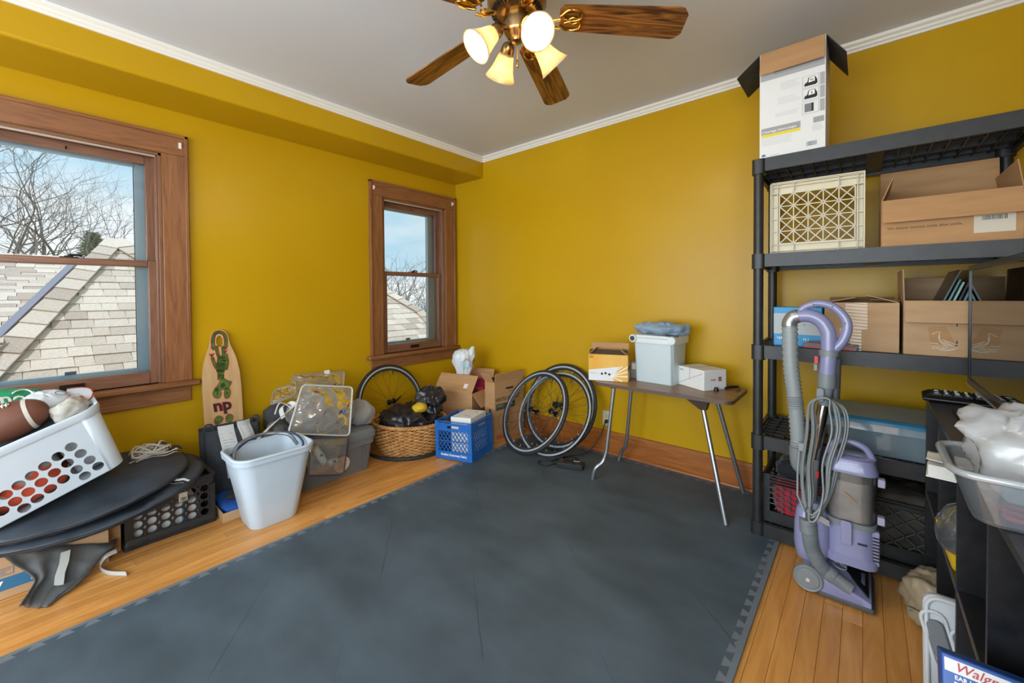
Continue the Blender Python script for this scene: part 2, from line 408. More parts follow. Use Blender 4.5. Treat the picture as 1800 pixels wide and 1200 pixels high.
def window(n, y0, y1):
    t = thing('window_%d' % n, kind='structure', loc=(0, (y0+y1)/2, 0)); h = (y1-y0)/2; cw = .118
    def b(name, m, *a, bevel=.003, parent=t): return MB().box(*a).build(name, m, parent, bevel=bevel)
    zt = ZT+.118
    for s in (-1, 1):
        a, c = sorted((s*h, s*(h+cw-.012))); b('side_casing', WZ, .0, .019, a, c, ZS, ZT)
        a, c = sorted((s*(h+cw-.014), s*(h+cw+.004))); b('back_band', WZ, 0, .030, a, c, ZS, zt+.004)
    b('head_casing', WY, 0, .0195, -h-cw+.012, h+cw-.012, ZT, zt-.012)
    b('back_band', WY, 0, .030, -h-cw-.004, h+cw+.004, zt-.014, zt+.004)
    b('stool', WY, -.045, .058, -h-cw-.04, h+cw+.04, ZS-.032, ZS, bevel=.008)
    b('apron', WY, 0, .018, -h-cw, h+cw, ZS-.032-.092, ZS-.032)
    for s in (-1, 1):     # jambs with stop beads
        a, c = sorted((s*h, s*(h-.018))); b('jamb', SASHZ, -.2, 0, a, c, ZS, ZT)
        a, c = sorted((s*(h-.018), s*(h-.030))); b('stop_bead', SASHZ, -.022, -.002, a, c, ZS, ZT-.018)
        a, c = sorted((s*(h-.018), s*(h-.026))); b('parting_bead', SASHZ, -.066, -.060, a, c, ZS, ZT-.018)
    b('head_jamb', SASHY, -.2, 0, -h, h, ZT-.018, ZT)
    b('stop_bead', WHITE_TRIM if False else mat('worn_bead', '#b9a594', .5), -.020, -.002, -h+.018, h-.018, ZT-.028, ZT-.018)
    b('sill', SASHY, -.23, -.045, -h, h, ZS-.04, ZS-.012)
    zm = 1.392; H = h-.018
    def sash(x0, x1, z0, z1, rb, rt, nm):
        sw = .047
        s_ = MB().box(x0, x1, -H, -H+sw, z0, z1).box(x0, x1, H-sw, H, z0, z1).build(nm, SASHZ, t, bevel=.004)
        MB().box(x0+.001, x1-.001, -H+sw, H-sw, z0, z0+rb).box(x0+.001, x1-.001, -H+sw, H-sw, z1-rt, z1).build('rail', SASHY, s_, bevel=.004)
        xm = (x0+x1)/2
        MB().box(xm-.0015, xm+.0015, -H+sw-.005, H-sw+.005, z0+rb-.005, z1-rt+.005).build('pane', PANE, s_)
    sash(-.100, -.068, zm-.018, ZT-.018, .034, .050, 'upper_sash')
    sash(-.058, -.024, ZS, zm+.018, .072, .036, 'lower_sash')
    # outer storm frame
    mb = MB()
    for s in (-1, 1):
        a, c = sorted((s*H, s*(H-.085))); mb.box(-.165, -.135, a, c, ZS-.012, ZT-.018)
    mb.box(-.165, -.135, -H+.085, H-.085, ZS-.012, ZS+.085); mb.box(-.165, -.135, -H+.085, H-.085, ZT-.075, ZT-.018)
    mb.box(-.158, -.142, -H+.085, H-.085, zm-.012, zm+.012)
    mb.build('storm_frame', ALU, t, bevel=.003)
    MB().box(-.134, -.126, -.022, .022, ZS+.086, ZS+.104).build('storm_latch', mat('storm_latch_grey', '#5d6b72', .5), t)
    # sash lock and lift
    lk = MB(); lk.lathe([(.0, .012), (.016, .010), (.018, .0)], 12, T(-.042, 0, zm+.018)); lk.box(-.062, -.02, -.034, .034, zm+.018, zm+.022)
    lk.tube([(-.042, 0, zm+.030), (-.04, .03, zm+.034), (-.042, .05, zm+.030)], [.008, .006, .007], 6)
    lk.build('sash_lock', BRONZE, t, smooth=50)
    zl = ZS+.036
    lf = MB(); lf.box(-.024, -.020, -.046, .046, zl-.014, zl+.014)
    lf.tube([(-.020, -.034, zl), (-.008, -.028, zl), (-.006, 0, zl), (-.008, .028, zl), (-.020, .034, zl)], .0045, 6)
    lf.build('sash_lift', BRONZE, t, smooth=50)
    for s in (-1, 1):
        MB().box(.019, .026, s*(h+.085)-.007, s*(h+.085)+.007, zt-.075, zt-.04).tube([(.026, s*(h+.085), zt-.06), (.04, s*(h+.085), zt-.066), (.04, s*(h+.085), zt-.05)], .003, 5).build('curtain_bracket', WHITE_TRIM, t)
    MB().tube([(-.068, 0, ZT-.045), (-.060, 0, ZT-.047), (-.058, 0, ZT-.062)], .003, 5).build('sash_hook', BRONZE, t)
window(1, *W1); window(2, *W2)

# ------------------------------------------------------------------ outdoors: hip roof, trees
def outdoors():
    S, Z0 = .6, -.45; nrm = Vector((S, 0, 1)).normalized()
    ez = lambda x: Z0-S*x
    poly = [(-1.0, -3.37), (-1.9, -2.98), (-3.22, -2.41), (-3.88, -2.11), (-3.46, -1.86), (-3.3, -1.70), (-3.3, .72), (-2.92, .98), (-2.29, 1.28), (-1.98, 1.26), (-1.0, 1.0)]
    roof = thing('neighbouring_roof', 'low hip roof of pale tan asphalt shingles outside the windows', 'roof', (-2.4, -1, -3.6))
    inv = T(2.4, 1, 3.6)
    RB = mat('shingle_base', '#b3a79c', .9)
    sh = [mat('shingle_%d' % i, c, .95, col2=d, scale=60, detail=2, coords='Object', bump=.4, bscale=160, bdist=.003) for i, (c, d) in enumerate((
        ('#d8cdc2', '#c9bdb1'), ('#cfc3b7', '#c0b4a8'), ('#e0d6cb', '#d2c6ba'), ('#bdb0a5', '#aea197'), ('#c6baae', '#b6aa9f')))]
    top = [(x, y, ez(x)-.03) for x, y in poly]; low = [(x, y, ez(x)-.15) for x, y in poly]
    MB().loft([low, top], mx=inv).build('deck', RB, roof)
    # body of the house under the roof
    MB().box(-3.2, -1.2, -2.2, .6, -3.6, .1, inv).build('wall', mat('siding', '#b9b4a8', .8), roof)
    def inside(x, y):
        c = False; j = len(poly)-1
        for i in range(len(poly)):
            xi, yi = poly[i]; xj, yj = poly[j]
            if (yi > y) != (yj > y) and x < (xj-xi)*(y-yi)/(yj-yi)+xi: c = not c
            j = i
        return c
    rng = random.Random(11); e = .1226; L = e*1.45; cache = {}
    rot = RY(math.atan(S))       # local x runs down the slope
    def tab(w, mi):
        key = (w, mi)
        if key not in cache:
            k = .006; mb = MB(); t0 = .008
            mb.loft([[(-L, .003, -.004), (0, .0, -.004), (0, w, -.004), (-L, w-.003, -.004)], [(-L, .003, -.001), (0, 0, t0), (0, w, t0), (-L, w-.003, -.001)]])
            cache[key] = mb.mesh('shingle', sh[mi])
        return cache[key]
    x = -1.08; r = 0; parts = 0; far = MB()
    while x > -3.95:
        y = -3.5+rng.random()*.15
        while y < 1.4:
            w = rng.choice((.12, .15, .18, .2, .24))
            if inside(x-.06, y+w/2):
                z = ez(x)-.022+(.004 if rng.random() < .4 else 0)
                mx = inv @ T(x, y, z) @ rot
                if y < -1.7 or y > .1:
                    o = bpy.data.objects.new('shingle', tab(w, rng.choice((0, 0, 1, 1, 1, 2, 2, 3, 4)))); COL.objects.link(o); o.parent = roof
                    o.matrix_local = mx; parts += 1
                else: far.box(-L, 0, 0, w-.004, -.004, .008, mx)
            y += w
        x -= e; r += 1
    if far.f: tag(far.build('shingle_field', sh[1], roof), kind='stuff')
    # hip caps along the left edge and round the peak
    def caps(a, b, n, w=.16):
        a = Vector(a); b = Vector(b); d = (b-a)/n
        for i in range(n):
            mx = inv @ frame(a+d*i+Vector((0, 0, .02)), d, za=nrm)
            k = d.length; mb = MB()
            mb.loft([[(-.0, -w/2, .012), (0, w/2, .012), (0, w/2, -.006), (0, -w/2, -.006)], [(k*1.25, -w/2, -.002), (k*1.25, w/2, -.002), (k*1.25, w/2, -.012), (k*1.25, -w/2, -.012)]], mx=mx)
            mb.build('ridge_cap', sh[i % 3 if i % 4 else 3], roof)
    caps((-1.3, -3.26, ez(-1.3)), (-3.88, -2.13, ez(-3.88)), 15, .17)
    caps((-3.46, -1.87, ez(-3.46)), (-3.88, -2.11, ez(-3.88)), 3, .2)
    caps((-1.98, 1.24, ez(-1.98)), (-2.29, 1.27, ez(-2.29)), 2, .15); caps((-2.29, 1.26, ez(-2.29)), (-2.92, .97, ez(-2.92)), 4, .15)
    # second roof behind with a valley flashing
    r2 = thing('shingled_roof', 'further shingled roof slope left of the hip roof behind a metal valley', 'roof', (-4, -4, -3.6))
    inv2 = T(4, 4, 3.6)
    s2 = .265; h2 = lambda x: .93-s2*(x+2.4); m2 = math.atan(s2)
    yr = lambda x: min(-2.20, -3.25+(-1.5-x)*.52)     # stays left of the hip
    q = [(-1.4, -5.5), (-1.4, yr(-1.4)), (-3.4, yr(-3.4)), (-5.6, yr(-5.6)), (-5.6, -5.5)]
    MB().loft([[(a, b, h2(a)-.2) for a, b in q], [(a, b, h2(a)-.012) for a, b in q]], mx=inv2).build('deck', RB, r2)
    tabs = [MB() for _ in range(4)]
    for i in range(30):
        x = -1.5-.138*i; y = -4.6+rng.random()*.1
        while y < yr(x)-.02:
            w = rng.choice((.16, .22, .3)); w = min(w, max(.03, yr(x)-y))
            rng.choice(tabs).box(-.15, 0, 0, w-.004, -.006, rng.choice((.006, .012)), inv2 @ T(x, y, h2(x)) @ RY(m2)); y += w
    for k, tb in enumerate(tabs): tag(tb.build('shingle_field', sh[k], r2), kind='stuff')
    a, b = Vector((-1.3, -3.40, ez(-1.3)+.02)), Vector((-3.5, -2.44, ez(-3.5)+.02))
    MB().loft([[(p.x+.01, p.y+.028, p.z), (p.x-.01, p.y-.028, p.z), (p.x-.01, p.y-.028, p.z-.3), (p.x+.01, p.y+.028, p.z-.3)] for p in (a, b)], mx=inv).build('hip_flashing', mat('flashing_metal', '#8e93a4', .45, .5), roof)
    # ground
    tag(MB().box(-70, -.2, -60, 60, -3.8, -3.6).build('ground', mat('lawn', '#7d8069', .95, col2='#6a6c55', scale=.6)), kind='structure')
    BARK = mat('bark', '#8d8683', .9, col2='#6f6966', scale=6)
    def tree(loc, h, seed, label, spread=.5, trunks=3, depth=6, r0=.2, group=None, twig=1.0, lean=(0, 0)):
        rg = random.Random(seed); t = thing('bare_tree', label, 'tree', loc, group=group)
        mb = MB(); tw = MB()
        def br(p, d, L, r, k):
            n = 4; pts = [p]; q = p.copy(); dd = d.copy()
            for i in range(n):
                dd = (dd+Vector((rg.gauss(0, .16), rg.gauss(0, .16), rg.gauss(0, .10)+.03))).normalized()
                q = q+dd*L/n; pts.append(q.copy())
            (mb if k < 3 else tw).tube(pts, [r*(1-.42*i/n) for i in range(n+1)], 6 if k < 3 else 3, caps=False)
            if k >= depth: return
            for j in range(rg.choice((2, 3)) if k < 4 else rg.choice((2, 2, 3))):
                ax = Vector((rg.gauss(0, 1), rg.gauss(0, 1), rg.gauss(0, .5))); ax = (ax-dd*ax.dot(dd)).normalized()
                a = rg.uniform(.25, .75)*(1+spread*.4)
                nd = (dd*math.cos(a)+ax*math.sin(a)).normalized(); nd.z += .08; nd.normalize()
                s = rg.uniform(.35, 1); pp = pts[2].lerp(pts[-1], s) if j else pts[-1]
                br(pp, nd, L*rg.uniform(.62, .84), r*rg.uniform(.48, .62), k+1)
        for i in range(trunks):
            a = 2*PI*i/trunks+rg.random()
            d = Vector((math.cos(a)*.18*(trunks > 1)+lean[0], math.sin(a)*.18*(trunks > 1)+lean[1], 1)).normalized()
            br(Vector((math.cos(a)*.25*(trunks > 1), math.sin(a)*.25*(trunks > 1), -.05)), d, h*.34, r0*rg.uniform(.75, 1), 0)
        mb.build('trunk', BARK, t, smooth=60); tag(tw.build('twigs', BARK, t), kind='stuff')
    def dirpt(px, dist):   # a point of the yard in the direction of a window pixel column
        yaw = math.radians(40.4638); f = Vector((-math.sin(yaw), math.cos(yaw), 0)); r = Vector((math.cos(yaw), math.sin(yaw), 0))
        d = f+r*(px-900)/725.4
        return CAMP+d*dist
    p = dirpt(70, 12.5); tree((p.x, p.y, -3.6), 10.5, 5, 'big bare many-stemmed tree rising behind the roofs outside', .7, 4, 7, .15)
    p = dirpt(10, 24); tree((p.x, p.y, -3.6), 14, 9, 'slender bare tree beside the big bare tree outside', .5, 2, 6, .12)
    p = dirpt(700, 26); tree((p.x, p.y, -3.6), 7.5, 21, 'distant bare tree seen over the roof through the narrow window', .6, 2, 5, .14, 'distant bare trees')
    p = dirpt(745, 21); tree((p.x, p.y, -3.6), 5.8, 22, 'distant bare tree seen over the roof through the narrow window', .9, 3, 5, .12, 'distant bare trees')
    p = dirpt(668, 30); tree((p.x, p.y, -3.6), 8.5, 23, 'distant bare tree seen over the roof through the narrow window', .6, 3, 5, .15, 'distant bare trees')
    PINE = mat('pine_needles', '#84937e', .9, col2='#a3b09c', scale=3)
    def pine(loc, h, w, seed, label):
        rg = random.Random(seed); t = thing('evergreen_tree', label, 'tree', loc)
        MB().tube([(0, 0, -.05), (0, 0, h*.95)], [.16, .03], 6).build('trunk', BARK, t)
        mb = MB()
        for i in range(1500):
            z = h*(.25+.75*rg.random()**.8); rr = w*(1.0-(z/h)**1.3)*(.35+.65*rg.random())+.05; a = rg.random()*2*PI
            p0 = Vector((rr*math.cos(a), rr*math.sin(a), z)); d = Vector((math.cos(a), math.sin(a), rg.uniform(-.3, .6))).normalized()*.35
            s = d.orthogonal().normalized()*.07; mb.add([p0-d*.5, p0+s, p0+d, p0-s], [(0, 1, 2, 3)])
        tag(mb.build('needles', PINE, t), kind='stuff')
    p = dirpt(165, 27); pine((p.x, p.y, -3.6), 9.0, 2.6, 3, 'dark evergreen behind the peak of the hip roof')
    p = dirpt(262, 34); pine((p.x, p.y, -3.6), 10.5, 2.3, 4, 'taller evergreen beside the window frame, right of the roof peak')
outdoors()

# ------------------------------------------------------------------ ceiling fan
def ceiling_fan():
    cx, cy = 2.095, -1.545
    BR = mat('antique_brass', '#a98a5c', .28, 1.0, col2='#8f7850', scale=5)
    GOLD = mat('polished_brass', '#d8ae58', .18, 1.0)
    DK = mat('fan_vent_dark', '#2b241d', .5, .4)
    BL = mat('blade_oak', '#4a2a12', .38, col2='#9a6228', scale=2.0, stretch=(1.6, 14, 4), detail=5, lo=.36, hi=.62, distort=2.2, rand=.04)
    t = thing('ceiling_fan', 'brass ceiling fan with oak blades and four lit glass shades', 'ceiling fan', (cx, cy, 2.5))
    MB().lathe([(.0, 0), (.075, 0), (.072, -.03), (.05, -.055), (.02, -.06), (0, -.06)], 32).build('canopy', BR, t, smooth=40)
    MB().lathe([(.02, -.05), (.06, -.062), (.10, -.07), (.118, -.10), (.118, -.145), (.105, -.165), (.075, -.185), (.0, -.185)], 40).build('motor_housing', BR, t, smooth=35)
    v = MB()
    for i in range(36):
        a = 2*PI*i/36; v.box(.078, .103, -.0035, .0035, -.181, -.170, RZ(a))
    v.build('vent_slots', DK, t)
    MB().lathe([(.0, -.185), (.048, -.185), (.052, -.20), (.052, -.25), (.046, -.262), (.03, -.272), (.022, -.29), (.0, -.298)], 32).build('switch_housing', BR, t, smooth=35)
    def blade(k):
        mb = MB(); n = 26; L0, L1 = .17, .66; pts = []
        def hw(u):
            w = .058+.014*u
            if u > .93: w -= .030*((u-.93)/.07)**2
            if u < .04: w -= .02*(1-u/.04)
            return w
        up = [(L0+(L1-L0)*i/n, hw(i/n)) for i in range(n+1)]
        poly = up+[(x, -y) for x, y in reversed(up)]
        mb.prism(poly, -.003, .003)
        return mb.mesh('blade', BL, None)
    bm_ = blade(0)
    br = MB()
    br.tube(smooth_path([(.10, 0, -.012), (.14, .012, -.03), (.175, .02, -.03)], 4), .006, 6)
    br.tube(smooth_path([(.10, 0, -.012), (.14, -.012, -.03), (.175, -.02, -.03)], 4), .006, 6)
    for s in (-1, 1):
        br.tube(smooth_path([(.175, s*.02, -.015), (.205, s*.045, -.010), (.245, s*.040, -.009), (.255, s*.012, -.009), (.225, 0, -.010), (.19, s*.010, -.012)], 5), .0055, 6)
    br.tube(smooth_path([(.205, 0, -.011), (.225, .014, -.010), (.25, 0, -.009), (.225, -.014, -.010)], 5, True), .005, 6, closed=True)
    br.box(.10, .15, -.008, .008, -.022, -.012)
    brm = br.mesh('blade_bracket', GOLD, 60)
    for k in range(5):
        a = math.radians(37.5+72*k)
        o = bpy.data.objects.new('blade', bm_); COL.objects.link(o); o.parent = t
        o.matrix_local = T(0, 0, -.185) @ RZ(a) @ RY(math.radians(5.2)) @ RX(math.radians(-13))
        c = bpy.data.objects.new('blade_bracket', brm); COL.objects.link(c); c.parent = o
    # light kit
    m = bpy.data.materials.new('alabaster_glass'); m.use_nodes = True; nt = m.node_tree; nt.nodes.clear()
    out = nt.nodes.new('ShaderNodeOutputMaterial'); tl = nt.nodes.new('ShaderNodeBsdfTranslucent'); df = nt.nodes.new('ShaderNodeBsdfPrincipled')
    df.inputs['Roughness'].default_value = .25
    mx = nt.nodes.new('ShaderNodeMixShader'); mx.inputs[0].default_value = .50
    nz = nt.nodes.new('ShaderNodeTexNoise'); nz.inputs['Scale'].default_value = 14; nz.inputs['Distortion'].default_value = 1.5
    tc = nt.nodes.new('ShaderNodeTexCoord'); nt.links.new(tc.outputs['Object'], nz.inputs['Vector'])
    cr = nt.nodes.new('ShaderNodeValToRGB'); cr.color_ramp.elements[0].position = .3; cr.color_ramp.elements[1].position = .7
    cr.color_ramp.elements[0].color = (.50, .38, .20, 1); cr.color_ramp.elements[1].color = (.72, .60, .40, 1)
    nt.links.new(nz.outputs['Fac'], cr.inputs[0])
    for s in (tl.inputs[0], df.inputs[0]): nt.links.new(cr.outputs[0], s)
    # the glass passes part of the lamp light and scatters the rest
    tr = nt.nodes.new('ShaderNodeBsdfTransparent'); tr.inputs[0].default_value = (.25, .22, .16, 1)
    nt.links.new(df.outputs[0], mx.inputs[1]); nt.links.new(tl.outputs[0], mx.inputs[2]); nt.links.new(mx.outputs[0], out.inputs[0])
    EB = emat('bulb_light', (1.0, .88, .70), BULB)
    prof = [(.026, .0), (.030, .006), (.035, .025), (.041, .05), (.049, .075), (.060, .098), (.066, .108)]
    prof += [(r-.003, z) for r, z in reversed(prof)]
    for k in range(4):
        a = math.radians(65+90*k)
        d = Vector((math.cos(a)*.72, math.sin(a)*.72, -.69)).normalized()
        hub = Vector((math.cos(a)*.05, math.sin(a)*.05, -.245)); sock = Vector((math.cos(a)*.082, math.sin(a)*.082, -.262))
        arm = MB(); arm.tube([hub-d*.01, sock], .010, 10)
        arm.lathe([(.0, -.012), (.018, -.012), (.024, -.004), (.028, .012), (.028, .026), (.030, .028), (.030, .034), (0, .034)], 24, frame(sock, Vector((-math.sin(a), math.cos(a), 0)), za=d))
        ao = arm.build('light_arm', BR, t, smooth=40)
        fm = frame(sock+d*.022, Vector((-math.sin(a), math.cos(a), 0)), za=d)
        MB().lathe(prof, 40, fm, closed=True).build('glass_shade', m, ao, smooth=60)
        MB().lathe([(0, .030), (.010, .034), (.016, .045), (.024, .062), (.027, .074), (.024, .088), (.014, .098), (0, .101)], 20, fm).build('bulb', EB, ao, smooth=80)
    MB().tube([(.03, -.035, -.27), (.03, -.035, -.385)], .0012, 5).build('pull_chain', GOLD, t)
    MB().lathe([(0, 0), (.004, -.003), (.0065, -.02), (.004, -.032), (0, -.034)], 10, T(.03, -.035, -.385)).build('chain_pull', BR, t, smooth=60)
ceiling_fan()

# ------------------------------------------------------------------ puzzle foam mat
def foam_mat():
    FOAM = mat('dark_foam', '#3b4852', .58, col2='#50606d', scale=3.0, detail=8, lo=.32, hi=.78, bump=.35, bscale=170, stretch=(1, 1.6, 1), bdist=.0012)
    EDGE = mat('grey_foam_edge', '#6c747c', .7, col2='#646c74', scale=6, bump=.2, bscale=150)
    x0, yb, L = 1.02, -.088, .603; n = 9; p = L/n; a = .0115; s = .09*p
    def path(A, B):
        A, B = Vector(A), Vector(B); d = (B-A).normalized(); o = Vector((-d.y, d.x)); pts = [A]
        for i in range(n):
            for u, w in ((i*p+.25*p+s, -a), (i*p+.25*p-s, a), (i*p+.75*p+s, a), (i*p+.75*p-s, -a)): pts.append(A+d*u+o*w)
        return pts
    def hpath(i, j): return path((x0+i*L, yb-j*L), (x0+(i+1)*L, yb-j*L))+[Vector((x0+(i+1)*L, yb-j*L))]
    def vpath(i, j): return path((x0+i*L, yb-(j+1)*L), (x0+i*L, yb-j*L))+[Vector((x0+i*L, yb-j*L))]
    def shrink(poly, g): return poly
    def tri(poly, z0, z1, name, m):
        me = bpy.data.meshes.new(name); bm = bmesh.new()
        vs = [bm.verts.new((q.x, q.y, z1)) for q in poly]
        f = bm.faces.new(vs); bmesh.ops.recalc_face_normals(bm, faces=[f])
        if f.normal.z < 0: f.normal_flip()
        r = bmesh.ops.inset_region(bm, faces=[f], thickness=.0012, depth=0)
        f2 = f
        for e in r['faces']: pass
        outer = [v for v in bm.verts if any(abs(v.co.x-q.x)+abs(v.co.y-q.y) < 1e-6 for q in ())]
        # drop the outer rim a little so joints read as fine grooves
        inner = set(f2.verts)
        for v in bm.verts:
            if v not in inner: v.co.z = z1-.0016
        ed = [e for e in bm.edges if e.is_boundary]
        ex = bmesh.ops.extrude_edge_only(bm, edges=ed)
        for g in ex['geom']:
            if isinstance(g, bmesh.types.BMVert): g.co.z = z0
        bmesh.ops.recalc_face_normals(bm, faces=bm.faces); bm.to_mesh(me); bm.free(); me.materials.append(m)
        o = bpy.data.objects.new(name, me); COL.objects.link(o); return o
    rows = 5
    for i in range(3):
        for j in range(rows):
            P = vpath(i, j)+hpath(i, j)[1:]+list(reversed(vpath(i+1, j)))[1:]+list(reversed(hpath(i, j+1)))[1:-1]
            if j == rows-1:
                P = vpath(i, j)+hpath(i, j)[1:]+list(reversed(vpath(i+1, j)))[1:]
            o = tri(P, .0005, .0115, 'foam_mat_tile', FOAM)
            tag(o, 'dark slate foam puzzle tile of the mat covering the wood floor', 'mat tile', 'foam puzzle mat tiles')
    w = .030
    def strip(P, off, nm='foam_edge_strip'):
        Q = P+[P[-1]+off, P[0]+off]
        return tri(Q, .0005, .0112, 'foam_edge_strip', EDGE)
    for j in range(rows):
        tag(strip(vpath(0, j), Vector((-w, 0))), 'grey toothed edge strip of the mat beside the window wall planks', 'mat edge', 'edge strips along the window side')
        tag(strip(vpath(3, j), Vector((w, 0))), 'grey toothed edge strip of the mat by the vacuum cleaner side planks', 'mat edge', 'edge strips along the vacuum side')
    for i in range(3):
        tag(strip(hpath(i, 0), Vector((0, w))), 'grey toothed edge strip of the mat along the yellow wall baseboard', 'mat edge', 'edge strips along the back wall')
foam_mat()
# ------------------------------------------------------------------ shared builders
CARD = mat('cardboard', '#b98f63', .85, col2='#ae845a', scale=5, stretch=(1, 1, 6), bump=.1, bscale=30)
CARD2 = mat('cardboard_pale', '#bf9d78', .85, col2='#b5926c', scale=5, stretch=(1, 1, 6), bump=.1, bscale=30)
WHITE_P = mat('white_card', '#dfdfdd', .6)
BLACKPL = mat('black_plastic', '#1f2021', .42, col2='#28292b', scale=20, bump=.15, bscale=90)
INK = mat('black_ink', '#23201e', .7); GREYINK = mat('grey_ink', '#9b9c9e', .7); WINK = mat('white_ink', '#f2f2f0', .7)
TAPE = glassmat('packing_tape', (.92, .80, .62), .05, haze=.35, hazecol=(.72, .58, .42), grough=.15)
LABELW = mat('label_paper', '#cfc6b6', .7)
def fplane(w, d, h, side):
    """frame on a carton face: x right, y up, z out of the face, origin at its lower left seen from outside"""
    return {'F': frame((-w/2, -d/2, 0), (1, 0, 0), (0, 0, 1)), 'R': frame((w/2, -d/2, 0), (0, 1, 0), (0, 0, 1)),
            'L': frame((-w/2, d/2, 0), (0, -1, 0), (0, 0, 1)), 'B': frame((w/2, d/2, 0), (-1, 0, 0), (0, 0, 1))}[side]
def decal(name, m, parent, fm, u0, u1, v0, v1, lift=.0008):
    return MB().box(u0, u1, v0, v1, 0, lift, fm).build(name, m, parent)
def lines(name, m, parent, fm, u0, u1, v0, v1, n, th=.0012, ragged=.25, seed=1):
    rg = random.Random(seed); mb = MB()
    for i in range(n):
        v = v1-(v1-v0)*i/max(1, n-1); mb.box(u0, u1-(u1-u0)*ragged*rg.random(), v-th/2, v+th/2, 0, .0006, fm)
    return mb.build(name, m, parent)
def barcode(parent, fm, u0, u1, v0, v1, seed=2, m=None):
    rg = random.Random(seed); mb = MB(); u = u0
    while u < u1:
        w = rg.choice((.0008, .0014, .002)); mb.box(u, u+w, v0, v1, 0, .0009, fm); u += w+rg.choice((.001, .0016))
    return mb.build('barcode', m or INK, parent)
def carton(name, label, w, d, h, loc, rotz, m=None, flaps=(), closed=False, t=.004, group=None, mi=None, cat='box'):
    m = m or CARD; o = thing(name, label, cat, loc, rotz, group)
    mb = MB()
    if closed: mb.box(-w/2, w/2, -d/2, d/2, 0, h)
    else:
        ou = [(-w/2, -d/2), (w/2, -d/2), (w/2, d/2), (-w/2, d/2)]; i = [(-w/2+t, -d/2+t), (w/2-t, -d/2+t), (w/2-t, d/2-t), (-w/2+t, d/2-t)]
        mb.loft([ring3(ou, 0), ring3(ou, h), ring3(i, h), ring3(i, t)])
    body = mb.build('body', m, o, bevel=.0025)
    fl = {}
    for side, ang, ln, *rest in flaps:
        fm_ = rest[0] if rest else m
        a = math.radians(ang)
        if side in 'FB':
            s = -1 if side == 'F' else 1; hl = w-.006
            mx = frame((0, s*(d/2-t/2), h), (1, 0, 0), (0, s*math.sin(a), math.cos(a)))
        else:
            s = -1 if side == 'L' else 1; hl = d-.006
            mx = frame((s*(w/2-t/2), 0, h), (0, 1, 0), (s*math.sin(a), 0, math.cos(a)))
        fo = MB().box(-hl/2, hl/2, 0, ln, -t/2, t/2, mx).build('flap', fm_, o, bevel=.0012, seg=1)
        fl[side] = mx
    return o, fl
def bars(mb, fm, segs, w, t, z=0):
    for u0, v0, u1, v1 in segs:
        a = Vector((u0, v0, 0)); b = Vector((u1, v1, 0)); L = (b-a).length
        mb.box(0, L, -w/2, w/2, z-t, z, fm @ frame(a, b-a, za=(0, 0, 1)))
def clipdiag(u0, u1, v0, v1, pitch, slope):
    """45-degree style lattice segments clipped to a rectangle"""
    segs = []; W, H = u1-u0, v1-v0
    for sgn in (1, -1):
        k = -H/slope
        c = u0-H/slope
        while c < u1:
            # line from (c,v0) to (c+H/slope, v1)
            a0, a1 = c, c+H/slope; t0 = max(0, (u0-a0)/(a1-a0)); t1 = min(1, (u1-a0)/(a1-a0))
            if t1-t0 > .02:
                p = (a0+(a1-a0)*t0, v0+H*t0, a0+(a1-a0)*t1, v0+H*t1)
                segs.append(p if sgn == 1 else (u0+u1-p[0], p[1], u0+u1-p[2], p[3]))
            c += pitch
    return segs

